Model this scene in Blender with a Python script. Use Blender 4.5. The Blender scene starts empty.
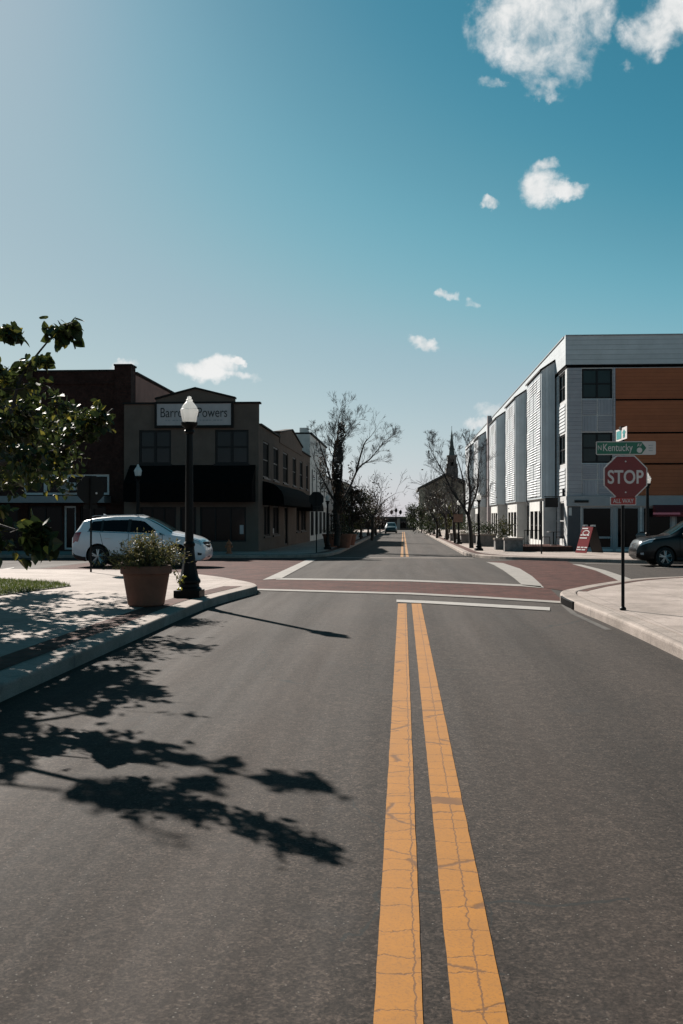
import bpy, bmesh, math, random
import numpy as np
from mathutils import Vector, Matrix, Quaternion

random.seed(7)
rng = np.random.default_rng(11)
S = bpy.context.scene
COL = S.collection
R = math.radians

# ------------------------------------------------------------------ camera geometry
CAM_H, FPX = 1.6, 1000.0
PSI = math.atan(61.5 / 1000)
TH = math.atan(5 / 1000 * math.cos(PSI))
FW = np.array([-math.sin(PSI) * math.cos(TH), math.cos(PSI) * math.cos(TH), math.sin(TH)])
RT = np.array([math.cos(PSI), math.sin(PSI), 0.0])
UP = np.cross(RT, FW)


def gz(y):
    """height of the street surface: flat, then falling gently away"""
    if y < 24:
        return 0.0
    if y < 55:
        return -.0125 * (y - 24)
    return -.3875 - .005 * (y - 55)


def ray(px, py):
    return FW * FPX + RT * (px - 341.5) + UP * (512 - py)


def PX(px, Y):
    d = ray(px, 517)
    return d[0] / d[1] * Y


def PZ(py, Y, px=403):
    d = ray(px, py)
    return CAM_H + d[2] / d[1] * Y


def YX(px, X):
    d = ray(px, 517)
    return X * d[1] / d[0]


def gp(px, py, dz=0.0):
    d = ray(px, py)
    d = d / d[1]
    lo, hi = 1.0, 400.0
    for _ in range(50):
        m = (lo + hi) / 2
        if CAM_H + d[2] * m > gz(m) + dz:
            lo = m
        else:
            hi = m
    return (d[0] * lo, lo)


# ------------------------------------------------------------------ materials
ALB = .80          # the photograph is exposed for bright sun; keeps base colours in the real-world range


def alb(*cs):
    return [tuple(c * ALB for c in q) for q in cs]

def mat(name, col, rough=.7, metal=0.0, spec=.5, noise=0.0, nscale=8.0, bump=0.0, bscale=60.0, coat=0.0,
        emit=None, estr=0.0, trans=0.0, var=None):
    if metal < .5:
        col = tuple(c * ALB for c in col)
        var = tuple(c * ALB for c in var) if var else None
    m = bpy.data.materials.new(name)
    m.use_nodes = True
    nt = m.node_tree
    b = nt.nodes['Principled BSDF']
    b.inputs['Base Color'].default_value = (*col, 1)
    b.inputs['Roughness'].default_value = rough
    b.inputs['Metallic'].default_value = metal
    b.inputs['Specular IOR Level'].default_value = spec
    b.inputs['Coat Weight'].default_value = coat
    if trans:
        b.inputs['Transmission Weight'].default_value = trans
    if emit:
        b.inputs['Emission Color'].default_value = (*emit, 1)
        b.inputs['Emission Strength'].default_value = estr
    tc = nt.nodes.new('ShaderNodeTexCoord')
    if noise:
        n = nt.nodes.new('ShaderNodeTexNoise')
        n.inputs['Scale'].default_value = nscale
        n.inputs['Detail'].default_value = 6
        n.inputs['Roughness'].default_value = .65
        nt.links.new(tc.outputs['Object'], n.inputs['Vector'])
        r = nt.nodes.new('ShaderNodeValToRGB')
        a, c = (1 - noise), (1 + noise)
        v2 = var or col
        r.color_ramp.elements[0].position = .3
        r.color_ramp.elements[1].position = .7
        r.color_ramp.elements[0].color = (*[x * a for x in col], 1)
        r.color_ramp.elements[1].color = (*[min(1, x * c) for x in v2], 1)
        nt.links.new(n.outputs['Fac'], r.inputs['Fac'])
        nt.links.new(r.outputs['Color'], b.inputs['Base Color'])
    if bump:
        n2 = nt.nodes.new('ShaderNodeTexNoise')
        n2.inputs['Scale'].default_value = bscale
        n2.inputs['Detail'].default_value = 5
        nt.links.new(tc.outputs['Object'], n2.inputs['Vector'])
        bp = nt.nodes.new('ShaderNodeBump')
        bp.inputs['Strength'].default_value = bump
        bp.inputs['Distance'].default_value = .02
        nt.links.new(n2.outputs['Fac'], bp.inputs['Height'])
        nt.links.new(bp.outputs['Normal'], b.inputs['Normal'])
    return m


def N(m, kind, **kw):
    n = m.node_tree.nodes.new(kind)
    for k, v in kw.items():
        if k in n.inputs:
            n.inputs[k].default_value = v
        else:
            setattr(n, k, v)
    return n


def L(m, a, b):
    m.node_tree.links.new(a, b)


def math_node(m, op, a, b=None, c=None):
    n = N(m, 'ShaderNodeMath', operation=op)
    for i, x in enumerate((a, b, c)):
        if x is None:
            continue
        if hasattr(x, 'links'):
            L(m, x, n.inputs[i])
        else:
            n.inputs[i].default_value = x
    return n.outputs[0]


def mixc(m, fac, a, b, blend='MIX'):
    n = N(m, 'ShaderNodeMix', data_type='RGBA', blend_type=blend)
    for sock, x in ((n.inputs['Factor'], fac), (n.inputs['A'], a), (n.inputs['B'], b)):
        pass
    ins = {'f': n.inputs[0], 'a': n.inputs[6], 'b': n.inputs[7]}
    for k, x in (('f', fac), ('a', a), ('b', b)):
        if hasattr(x, 'links'):
            L(m, x, ins[k])
        elif k == 'f':
            ins[k].default_value = x
        else:
            ins[k].default_value = (*x, 1)
    return n.outputs[2]


def ramp(m, fac, p0, p1, c0=(0, 0, 0), c1=(1, 1, 1)):
    n = N(m, 'ShaderNodeValToRGB')
    n.color_ramp.elements[0].position = p0
    n.color_ramp.elements[1].position = p1
    n.color_ramp.elements[0].color = (*c0, 1)
    n.color_ramp.elements[1].color = (*c1, 1)
    L(m, fac, n.inputs[0])
    return n.outputs[0]


def asphalt_mat():
    m = mat('asphalt', (.06, .057, .055), rough=.9, spec=.18)
    b = m.node_tree.nodes['Principled BSDF']
    tc = N(m, 'ShaderNodeTexCoord').outputs['Object']
    fine = N(m, 'ShaderNodeTexNoise', Scale=55.0, Detail=6.0, Roughness=.85)
    L(m, tc, fine.inputs['Vector'])
    big = N(m, 'ShaderNodeTexNoise', Scale=.55, Detail=6.0, Roughness=.62)
    L(m, tc, big.inputs['Vector'])
    mp = N(m, 'ShaderNodeMapping')
    mp.inputs['Scale'].default_value = (2.6, .10, 1)
    L(m, tc, mp.inputs['Vector'])
    streak = N(m, 'ShaderNodeTexNoise', Scale=1.0, Detail=5.0, Roughness=.6)
    L(m, mp.outputs[0], streak.inputs['Vector'])
    c = ramp(m, fine.outputs['Fac'], .40, .60, (.0080, .0060, .0050), (.0455, .0345, .0280))
    for sc_, lo_, hi_ in ((85.0, .45, 1.55), (30.0, .68, 1.32)):
        vs_ = N(m, 'ShaderNodeTexVoronoi', Scale=sc_)
        L(m, tc, vs_.inputs['Vector'])
        ss_ = N(m, 'ShaderNodeSeparateColor')
        L(m, vs_.outputs['Color'], ss_.inputs[0])
        c = mixc(m, 1.0, c, ramp(m, ss_.outputs[1], 0, 1, (lo_,) * 3, (hi_,) * 3), 'MULTIPLY')
    mid = N(m, 'ShaderNodeTexNoise', Scale=9.0, Detail=6.0, Roughness=.75)
    L(m, tc, mid.inputs['Vector'])
    c = mixc(m, .9, c, ramp(m, mid.outputs['Fac'], .36, .64, (.62, .62, .62), (1.36, 1.36, 1.36)), 'MULTIPLY')
    c = mixc(m, .75, c, ramp(m, big.outputs['Fac'], .3, .72, (.72, .72, .72), (1.22, 1.2, 1.17)), 'MULTIPLY')
    c = mixc(m, .35, c, ramp(m, streak.outputs['Fac'], .34, .66, (.74, .74, .75), (1.24, 1.22, 1.2)), 'MULTIPLY')
    # wheel paths worn paler, an oily strip between them, grime beside the kerbs
    spx = N(m, 'ShaderNodeSeparateXYZ')
    L(m, tc, spx.inputs[0])
    wob = N(m, 'ShaderNodeTexNoise', Scale=.22, Detail=2.0)
    L(m, tc, wob.inputs['Vector'])
    xw = math_node(m, 'ADD', spx.outputs[0], math_node(m, 'MULTIPLY', math_node(m, 'SUBTRACT', wob.outputs['Fac'], .5), .7))

    def lane(x0, wd):
        q = math_node(m, 'DIVIDE', math_node(m, 'SUBTRACT', xw, x0), wd)
        return math_node(m, 'POWER', 2.718, math_node(m, 'MULTIPLY', math_node(m, 'MULTIPLY', q, q), -1.0))
    tr_ = math_node(m, 'ADD', math_node(m, 'ADD', lane(-2.45, .33), lane(-.95, .33)), math_node(m, 'ADD', lane(.95, .33), lane(2.35, .33)))
    oil = math_node(m, 'ADD', lane(-1.7, .28), lane(1.65, .28))
    gut = math_node(m, 'ADD', lane(-3.4, .28), lane(3.1, .24))
    brk_ = ramp(m, mid.outputs['Fac'], .3, .7, (.3, .3, .3), (1, 1, 1))
    c = mixc(m, math_node(m, 'MULTIPLY', tr_, .13), c, (.085, .066, .056))
    c = mixc(m, math_node(m, 'MULTIPLY', math_node(m, 'MULTIPLY', oil, .34), brk_), c, (.012, .010, .009))
    c = mixc(m, math_node(m, 'MULTIPLY', math_node(m, 'MULTIPLY', gut, .5), brk_), c, (.014, .012, .010))
    st0 = N(m, 'ShaderNodeTexNoise', Scale=.30, Detail=2.0)
    L(m, tc, st0.inputs['Vector'])
    # pale stone chips
    vo = N(m, 'ShaderNodeTexVoronoi', Scale=60.0)
    L(m, tc, vo.inputs['Vector'])
    near = math_node(m, 'LESS_THAN', vo.outputs['Distance'], .22)
    sx = N(m, 'ShaderNodeSeparateColor')
    L(m, vo.outputs['Color'], sx.inputs[0])
    chip = math_node(m, 'MULTIPLY', near, math_node(m, 'GREATER_THAN', sx.outputs[0], .94))
    c = mixc(m, math_node(m, 'MULTIPLY', chip, .75), c, (.15, .135, .12))
    pit = math_node(m, 'MULTIPLY', near, math_node(m, 'LESS_THAN', sx.outputs[0], .12))
    c = mixc(m, math_node(m, 'MULTIPLY', pit, .7), c, (.018, .018, .018))
    # dark pocks where the surface has ravelled
    mp3 = N(m, 'ShaderNodeMapping')
    mp3.inputs['Scale'].default_value = (5.5, 2.6, 1)
    L(m, tc, mp3.inputs['Vector'])
    pk = N(m, 'ShaderNodeTexNoise', Scale=1.0, Detail=7.0, Roughness=.7)
    L(m, mp3.outputs[0], pk.inputs['Vector'])
    c = mixc(m, math_node(m, 'MULTIPLY', ramp(m, pk.outputs['Fac'], .63, .70), math_node(m, 'ADD', math_node(m, 'MULTIPLY', ramp(m, st0.outputs['Fac'], .42, .56), .55), .12)), c, (.010, .0085, .0075))
    # thin wandering cracks
    wr = N(m, 'ShaderNodeTexNoise', Scale=2.2, Detail=4.0)
    L(m, tc, wr.inputs['Vector'])
    va = N(m, 'ShaderNodeVectorMath', operation='MULTIPLY_ADD')
    L(m, wr.outputs['Color'], va.inputs[0])
    va.inputs[1].default_value = (.5, .5, 0)
    L(m, tc, va.inputs[2])
    mp2 = N(m, 'ShaderNodeMapping')
    mp2.inputs['Scale'].default_value = (.42, .16, 1)
    L(m, va.outputs[0], mp2.inputs['Vector'])
    cr = N(m, 'ShaderNodeTexVoronoi', feature='DISTANCE_TO_EDGE', Scale=1.0)
    L(m, mp2.outputs[0], cr.inputs['Vector'])
    cm = N(m, 'ShaderNodeTexNoise', Scale=.35, Detail=2.0)
    L(m, tc, cm.inputs['Vector'])
    crack = math_node(m, 'MULTIPLY', math_node(m, 'LESS_THAN', cr.outputs['Distance'], .0020),
                      math_node(m, 'GREATER_THAN', cm.outputs['Fac'], .50))
    c = mixc(m, math_node(m, 'MULTIPLY', crack, .75), c, (.012, .015, .015))
    # oil / patch stains
    st = N(m, 'ShaderNodeTexNoise', Scale=1.7, Detail=3.0)
    L(m, tc, st.inputs['Vector'])
    c = mixc(m, ramp(m, st.outputs['Fac'], .64, .74, (0, 0, 0), (.45, .45, .45)), c, (.022, .021, .021))
    L(m, c, b.inputs['Base Color'])
    L(m, ramp(m, streak.outputs['Fac'], .3, .7, (.95, .95, .95), (.82, .82, .82)), b.inputs['Roughness'])
    bp = N(m, 'ShaderNodeBump', Strength=.55, Distance=.006)
    L(m, fine.outputs['Fac'], bp.inputs['Height'])
    L(m, bp.outputs['Normal'], b.inputs['Normal'])
    return m


def paint_mat(name, col, cracked=False, wear=.45):
    m = mat(name, col, rough=.75, spec=.25)
    col, = alb(col)
    b = m.node_tree.nodes['Principled BSDF']
    tc = N(m, 'ShaderNodeTexCoord').outputs['Object']
    n1 = N(m, 'ShaderNodeTexNoise', Scale=3.0, Detail=6.0, Roughness=.7)
    L(m, tc, n1.inputs['Vector'])
    n2 = N(m, 'ShaderNodeTexNoise', Scale=110.0, Detail=3.0, Roughness=.7)
    L(m, tc, n2.inputs['Vector'])
    c = mixc(m, ramp(m, n1.outputs['Fac'], .40, .64, (0, 0, 0), (wear, wear, wear)), col, tuple(x * .66 + .006 for x in col))
    c = mixc(m, ramp(m, n2.outputs['Fac'], .50, .62, (0, 0, 0), (.55, .55, .55)), c, tuple(x * .55 + .008 for x in col))
    n3 = N(m, 'ShaderNodeTexNoise', Scale=22.0, Detail=8.0, Roughness=.8)
    L(m, tc, n3.inputs['Vector'])
    c = mixc(m, ramp(m, n3.outputs['Fac'], .58, .66, (0, 0, 0), (.6, .6, .6)), c, tuple(x * .35 + .012 for x in col))
    if cracked:
        wr = N(m, 'ShaderNodeTexNoise', Scale=11.0, Detail=5.0, Roughness=.65)
        L(m, tc, wr.inputs['Vector'])
        va = N(m, 'ShaderNodeVectorMath', operation='MULTIPLY_ADD')
        L(m, wr.outputs['Color'], va.inputs[0])
        va.inputs[1].default_value = (.05, .10, 0)
        L(m, tc, va.inputs[2])
        mp = N(m, 'ShaderNodeMapping')
        mp.inputs['Scale'].default_value = (1.3, 4.8, 1)
        L(m, va.outputs[0], mp.inputs['Vector'])
        vo = N(m, 'ShaderNodeTexVoronoi', feature='DISTANCE_TO_EDGE', Scale=1.0, Randomness=.72)
        L(m, mp.outputs[0], vo.inputs['Vector'])
        k = ramp(m, vo.outputs['Distance'], .006, .022, (1, 1, 1), (0, 0, 0))
        # the paint parts along a seam that runs the length of each line
        sp = N(m, 'ShaderNodeSeparateXYZ')
        L(m, va.outputs[0], sp.inputs[0])
        s1 = math_node(m, 'LESS_THAN', math_node(m, 'ABSOLUTE', math_node(m, 'SUBTRACT', sp.outputs[0], .064)), .0034)
        s2 = math_node(m, 'LESS_THAN', math_node(m, 'ABSOLUTE', math_node(m, 'SUBTRACT', sp.outputs[0], .285)), .0034)
        seam = math_node(m, 'MAXIMUM', s1, s2)
        k2 = math_node(m, 'MULTIPLY', math_node(m, 'MAXIMUM', k, seam), .92)
        c = mixc(m, k2, c, (.10, .040, .008))
        bp = N(m, 'ShaderNodeBump', Strength=.25, Distance=.004, invert=True)
        L(m, math_node(m, 'MAXIMUM', k, seam), bp.inputs['Height'])
        L(m, bp.outputs['Normal'], b.inputs['Normal'])
    L(m, c, b.inputs['Base Color'])
    return m


def brick_mat(name, c1, c2, mortar, bw=.2, bh=.1, rough=.85, rot=0.0, axes='XY', msize=.012, dirt=.35):
    m = mat(name, c1, rough=rough, spec=.08)
    c1, c2, mortar = alb(c1, c2, mortar)
    b = m.node_tree.nodes['Principled BSDF']
    tc = N(m, 'ShaderNodeTexCoord').outputs['Object']
    vec = tc
    if axes != 'XY':
        sp = N(m, 'ShaderNodeSeparateXYZ')
        L(m, tc, sp.inputs[0])
        cb = N(m, 'ShaderNodeCombineXYZ')
        L(m, math_node(m, 'ADD', sp.outputs[0], sp.outputs[1]), cb.inputs[0])
        L(m, sp.outputs[2], cb.inputs[1])
        vec = cb.outputs[0]
    mp = N(m, 'ShaderNodeMapping')
    mp.inputs['Rotation'].default_value = (0, 0, rot)
    L(m, vec, mp.inputs['Vector'])
    br = N(m, 'ShaderNodeTexBrick')
    br.inputs['Scale'].default_value = 1.0
    br.inputs['Brick Width'].default_value = bw
    br.inputs['Row Height'].default_value = bh
    br.inputs['Mortar Size'].default_value = msize
    br.inputs['Color1'].default_value = (*c1, 1)
    br.inputs['Color2'].default_value = (*c2, 1)
    br.inputs['Mortar'].default_value = (*mortar, 1)
    L(m, mp.outputs[0], br.inputs['Vector'])
    n = N(m, 'ShaderNodeTexNoise', Scale=1.3, Detail=7.0, Roughness=.7)
    L(m, tc, n.inputs['Vector'])
    c = mixc(m, .8, br.outputs['Color'], ramp(m, n.outputs['Fac'], .3, .72, (1 - dirt,) * 3, (1 + dirt,) * 3), 'MULTIPLY')
    n7 = N(m, 'ShaderNodeTexNoise', Scale=5.5, Detail=5.0, Roughness=.75)
    L(m, tc, n7.inputs['Vector'])
    c = mixc(m, .85, c, ramp(m, n7.outputs['Fac'], .34, .66, (.62, .60, .60), (1.36, 1.34, 1.32)), 'MULTIPLY')
    L(m, c, b.inputs['Base Color'])
    bp = N(m, 'ShaderNodeBump', Strength=.4, Distance=.01, invert=True)
    L(m, br.outputs['Fac'], bp.inputs['Height'])
    L(m, bp.outputs['Normal'], b.inputs['Normal'])
    return m


def concrete_mat(name, col, joint=1.5):
    m = mat(name, col, rough=.85, spec=.25)
    col, = alb(col)
    b = m.node_tree.nodes['Principled BSDF']
    tc = N(m, 'ShaderNodeTexCoord').outputs['Object']
    n = N(m, 'ShaderNodeTexNoise', Scale=.9, Detail=8.0, Roughness=.68)
    L(m, tc, n.inputs['Vector'])
    n2 = N(m, 'ShaderNodeTexNoise', Scale=70.0, Detail=4.0, Roughness=.7)
    L(m, tc, n2.inputs['Vector'])
    c = mixc(m, 1.0, col, ramp(m, n.outputs['Fac'], .34, .66, (.66, .65, .63), (1.17, 1.17, 1.17)), 'MULTIPLY')
    c = mixc(m, .9, c, ramp(m, n2.outputs['Fac'], .40, .60, (.72, .72, .72), (1.2, 1.2, 1.2)), 'MULTIPLY')
    st = N(m, 'ShaderNodeTexNoise', Scale=4.5, Detail=5.0, Roughness=.6)
    L(m, tc, st.inputs['Vector'])
    c = mixc(m, ramp(m, st.outputs['Fac'], .56, .68, (0, 0, 0), (.6, .6, .6)), c, tuple(x * .5 for x in col))
    if joint:
        sp = N(m, 'ShaderNodeSeparateXYZ')
        L(m, tc, sp.inputs[0])
        js = []
        for i in (0, 1):
            f = math_node(m, 'FRACT', math_node(m, 'DIVIDE', math_node(m, 'ADD', sp.outputs[i], 100.0), joint))
            js.append(math_node(m, 'LESS_THAN', f, .012 / joint))
        j = math_node(m, 'MAXIMUM', js[0], js[1])
        c = mixc(m, math_node(m, 'MULTIPLY', j, .65), c, tuple(x * .25 for x in col))
    L(m, c, b.inputs['Base Color'])
    bp = N(m, 'ShaderNodeBump', Strength=.25, Distance=.005)
    L(m, n2.outputs['Fac'], bp.inputs['Height'])
    L(m, bp.outputs['Normal'], b.inputs['Normal'])
    return m


def siding_mat(name, col, pitch=.2, axis=2, rough=.6, depth=.012, dirt=.12, gap=.42):
    """boards: a saw-tooth bump with a thin dark gap at every board edge"""
    m = mat(name, col, rough=rough, spec=.35)
    col, = alb(col)
    b = m.node_tree.nodes['Principled BSDF']
    tc = N(m, 'ShaderNodeTexCoord').outputs['Object']
    sp = N(m, 'ShaderNodeSeparateXYZ')
    L(m, tc, sp.inputs[0])
    src = sp.outputs[axis] if axis < 3 else math_node(m, 'ADD', sp.outputs[0], sp.outputs[1])
    q = math_node(m, 'DIVIDE', math_node(m, 'ADD', src, 100.0), pitch)
    f = math_node(m, 'FRACT', q)
    n = N(m, 'ShaderNodeTexNoise', Scale=1.1, Detail=7.0, Roughness=.7)
    L(m, tc, n.inputs['Vector'])
    c = mixc(m, 1.0, col, ramp(m, n.outputs['Fac'], .28, .74, (1 - dirt,) * 3, (1 + dirt,) * 3), 'MULTIPLY')
    wn = N(m, 'ShaderNodeTexWhiteNoise', noise_dimensions='1D')
    L(m, math_node(m, 'FLOOR', q), wn.inputs['W'])
    c = mixc(m, 1.0, c, ramp(m, wn.outputs['Value'], 0, 1, (.93, .93, .93), (1.05, 1.05, 1.05)), 'MULTIPLY')
    c = mixc(m, math_node(m, 'MULTIPLY', math_node(m, 'LESS_THAN', f, .09), gap), c, tuple(x * .3 for x in col))
    L(m, c, b.inputs['Base Color'])
    bp = N(m, 'ShaderNodeBump', Strength=.9, Distance=depth)
    L(m, f, bp.inputs['Height'])
    L(m, bp.outputs['Normal'], b.inputs['Normal'])
    return m


def leaf_mat(name, c1, c2, c3=None, rough=.5):
    m = bpy.data.materials.new(name)
    m.use_nodes = True
    nt = m.node_tree
    b = nt.nodes['Principled BSDF']
    out = nt.nodes['Material Output']
    g = N(m, 'ShaderNodeNewGeometry')
    r = N(m, 'ShaderNodeValToRGB')
    r.color_ramp.elements[0].color = (*c1, 1)
    r.color_ramp.elements[1].color = (*c2, 1)
    if c3:
        e = r.color_ramp.elements.new(.88)
        e.color = (*c2, 1)
        r.color_ramp.elements[-1].color = (*c3, 1)
    L(m, g.outputs['Random Per Island'], r.inputs[0])
    L(m, r.outputs[0], b.inputs['Base Color'])
    b.inputs['Roughness'].default_value = rough
    b.inputs['Specular IOR Level'].default_value = .28
    t = N(m, 'ShaderNodeBsdfTranslucent')
    L(m, r.outputs[0], t.inputs['Color'])
    mx = N(m, 'ShaderNodeMixShader')
    mx.inputs[0].default_value = .3
    L(m, b.outputs[0], mx.inputs[1])
    L(m, t.outputs[0], mx.inputs[2])
    L(m, mx.outputs[0], out.inputs['Surface'])
    return m


M = {}
M['asphalt'] = asphalt_mat()
M['yellow'] = paint_mat('yellow_line_paint', (.355, .140, .008), cracked=True)
M['yellow_far'] = paint_mat('yellow_line_paint_far', (.34, .16, .04))
M['white_line'] = paint_mat('white_line_paint', (.30, .275, .25), wear=.8)
M['stop_line'] = paint_mat('stop_line_paint', (.38, .355, .33), wear=.7)
M['road_brick'] = brick_mat('road_brick', (.100, .034, .027), (.062, .024, .020), (.055, .034, .028), .2, .1, dirt=.55)
M['walk_brick'] = brick_mat('walk_brick', (.115, .052, .042), (.09, .046, .040), (.08, .062, .054), .2, .1, rot=R(90))
M['concrete'] = concrete_mat('sidewalk_concrete', (.365, .305, .272), 1.5)
M['kerb'] = concrete_mat('kerb_concrete', (.33, .277, .245), 2.4)
M['earth'] = mat('dry_ground', (.12, .11, .075), rough=.95, noise=.35, nscale=.15)
M['soil'] = mat('soil', (.035, .025, .018), rough=.95, noise=.4, nscale=30)
M['black_iron'] = mat('black_iron', (.006, .006, .0065), rough=.5, spec=.16, noise=.3, nscale=14)
M['dark_metal'] = mat('dark_metal', (.012, .012, .0125), rough=.5, spec=.2, noise=.2, nscale=12)
M['sign_back'] = mat('sign_back', (.012, .012, .012), rough=.6, spec=.15, noise=.15, nscale=10)
M['steel'] = mat('galvanised', (.35, .35, .35), rough=.5, metal=.6, noise=.2, nscale=25)
M['globe'] = mat('lamp_globe', (.86, .86, .84), rough=.28, spec=.5, noise=.05, nscale=20)
g_ = M['globe']
t_ = N(g_, 'ShaderNodeBsdfTranslucent')
t_.inputs['Color'].default_value = (.92, .91, .89, 1)
x_ = N(g_, 'ShaderNodeMixShader')
x_.inputs[0].default_value = .55
L(g_, g_.node_tree.nodes['Principled BSDF'].outputs[0], x_.inputs[1])
L(g_, t_.outputs[0], x_.inputs[2])
L(g_, x_.outputs[0], g_.node_tree.nodes['Material Output'].inputs['Surface'])
M['screened_glass'] = mat('screened_glass', (.010, .010, .011), rough=.7, spec=.03, noise=.4, nscale=2)
M['glass'] = mat('dark_glass', (.010, .014, .016), rough=.06, spec=.2, noise=.5, nscale=.5)
M['shop_glass'] = mat('shop_glass', (.006, .006, .0065), rough=.12, spec=.10, noise=.6, nscale=.8)
M['glass_teal'] = mat('tinted_glass', (.010, .021, .022), rough=.08, spec=.22, noise=.4, nscale=.6)
M['frame_dark'] = mat('dark_frame', (.012, .012, .013), rough=.5, spec=.2, noise=.2, nscale=9)
M['frame_white'] = mat('white_frame', (.55, .55, .54), rough=.5, noise=.1, nscale=6)
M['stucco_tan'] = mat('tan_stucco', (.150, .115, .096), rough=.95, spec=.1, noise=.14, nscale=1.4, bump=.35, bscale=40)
M['coping'] = mat('dark_coping', (.02, .018, .017), rough=.8, spec=.15, noise=.2, nscale=6)
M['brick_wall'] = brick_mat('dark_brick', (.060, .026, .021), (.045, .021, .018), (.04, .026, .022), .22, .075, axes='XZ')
M['white_wall'] = mat('white_painted_brick', (.62, .62, .60), rough=.85, noise=.15, nscale=1.2, bump=.3, bscale=30)
M['grey_wall'] = mat('grey_render', (.30, .29, .28), rough=.85, noise=.15, nscale=1.0)
M['cream_wall'] = mat('cream_stone', (.36, .31, .245), rough=.85, noise=.18, nscale=.7)
M['awning_black'] = mat('black_awning_canvas', (.006, .0055, .0055), rough=.95, spec=.05, noise=.3, nscale=5)
M['sign_white'] = mat('signboard_face', (.47, .43, .43), rough=.6, noise=.1, nscale=3)
M['sign_ink'] = mat('sign_ink', (.025, .025, .027), rough=.6)
M['sid_white'] = siding_mat('white_siding', (.66, .66, .655), .21)
M['sid_grey'] = siding_mat('pale_grey_siding', (.40, .40, .43), .21)
M['sid_grey_v'] = siding_mat('pale_grey_vertical_siding', (.37, .375, .41), .17, axis=0)
M['sid_grey_p'] = siding_mat('pale_grey_fine_siding', (.36, .365, .40), .12)
M['sid_wood'] = siding_mat('cedar_siding', (.40, .128, .056), .19, rough=.75, gap=.35, depth=.006)
M['bay_metal'] = siding_mat('bay_ribbed_metal', (.68, .74, .77), .19, axis=3, rough=.45, depth=.03)
M['slat'] = mat('white_slat', (.54, .56, .575), rough=.5, noise=.08, nscale=4)
M['slat_back'] = mat('screen_backing', (.30, .34, .37), rough=.6, noise=.1, nscale=2)
M['fascia'] = mat('grey_fascia', (.30, .315, .33), rough=.55, noise=.08, nscale=2)
M['joint'] = mat('dark_joint', (.006, .0055, .0055), rough=.95, spec=.03)
M['red_awning'] = mat('red_awning', (.16, .014, .020), rough=.8, noise=.2, nscale=4)
M['pink'] = mat('pink_lit_strip', (.85, .22, .27), rough=.6, noise=.05, nscale=4)
M['patio_brick'] = brick_mat('patio_brick', (.11, .045, .035), (.08, .035, .03), (.08, .06, .05), .2, .07, axes='XZ')
M['terracotta'] = mat('terracotta', (.205, .082, .050), rough=.8, noise=.22, nscale=4, bump=.2, bscale=50)
M['stone_dark'] = mat('weathered_stone', (.16, .15, .145), rough=.9, noise=.4, nscale=5, bump=.4, bscale=25)
M['bark'] = mat('bark', (.030, .025, .022), rough=.95, noise=.4, nscale=9, bump=.6, bscale=40)
M['twig'] = mat('twig', (.060, .052, .050), rough=.95, noise=.3, nscale=4)
M['twig_red'] = mat('reddish_twig', (.085, .05, .048), rough=.95, noise=.3, nscale=4)
M['leaf'] = leaf_mat('redbud_leaf', (.012, .020, .006), (.045, .060, .016), (.30, .25, .04), rough=.52)
M['leaf_dark'] = leaf_mat('dark_leaf', (.010, .016, .007), (.032, .042, .015))
M['leaf_olive'] = leaf_mat('olive_leaf', (.035, .040, .012), (.085, .080, .020))
M['leaf_brown'] = leaf_mat('dead_leaf', (.018, .014, .010), (.045, .032, .020))
M['leaf_pot'] = leaf_mat('pot_plant_leaf', (.055, .056, .018), (.18, .165, .062), (.24, .16, .10))
M['grass'] = leaf_mat('grass_blade', (.045, .070, .014), (.11, .13, .03), (.18, .16, .06))
M['grass_base'] = mat('grass_base', (.05, .06, .02), rough=.95, noise=.4, nscale=8)
M['stop_red'] = mat('stop_red', (.185, .008, .010), rough=.45, noise=.1, nscale=6)
M['sign_red'] = mat('plate_red', (.36, .025, .020), rough=.45, noise=.1, nscale=6)
M['sign_letter'] = mat('sign_letter_white', (.62, .57, .55), rough=.5, noise=.05, nscale=9)
M['sign_green'] = mat('sign_green', (.008, .14, .08), rough=.45, noise=.1, nscale=6)
M['sign_teal'] = mat('sign_teal', (.05, .27, .27), rough=.4, noise=.1, nscale=6)
M['car_white'] = mat('white_car_paint', (.86, .86, .88), rough=.28, coat=.8, noise=.03, nscale=2)
M['car_black'] = mat('black_car_paint', (.006, .006, .0065), rough=.3, spec=.25, coat=.12, noise=.1, nscale=2)
M['car_teal'] = mat('teal_car_paint', (.008, .032, .038), rough=.4, coat=.2, noise=.05, nscale=2)
M['car_glass'] = mat('car_glass', (.005, .005, .006), rough=.05, spec=.25, noise=.2, nscale=1)
M['windshield'] = mat('windshield_glass', (.015, .03, .032), rough=.04, spec=.5, noise=.2, nscale=1)
M['rubber'] = mat('rubber', (.010, .010, .010), rough=.85, noise=.3, nscale=20)
M['alloy'] = mat('alloy', (.42, .40, .39), rough=.35, metal=.75, noise=.1, nscale=10)
M['plastic_black'] = mat('black_plastic', (.012, .012, .013), rough=.6, noise=.2, nscale=8)
M['chrome'] = mat('chrome', (.6, .6, .6), rough=.18, metal=1.0, noise=.05, nscale=8)
M['lens_white'] = mat('headlight_lens', (.50, .53, .56), rough=.08, spec=.8, coat=1.0, noise=.2, nscale=12)
M['lens_red'] = mat('tail_lens', (.33, .012, .012), rough=.15, coat=.8, noise=.2, nscale=12)
M['roof_dark'] = mat('roof_shingle', (.06, .055, .05), rough=.9, noise=.3, nscale=3)
M['copper'] = mat('spire_copper', (.075, .098, .090), rough=.7, noise=.25, nscale=1.2)
M['church_brick'] = mat('church_brick', (.25, .205, .155), rough=.9, noise=.2, nscale=.8)
M['tower_brick'] = mat('tower_brick', (.14, .12, .11), rough=.9, noise=.2, nscale=.8)
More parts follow.
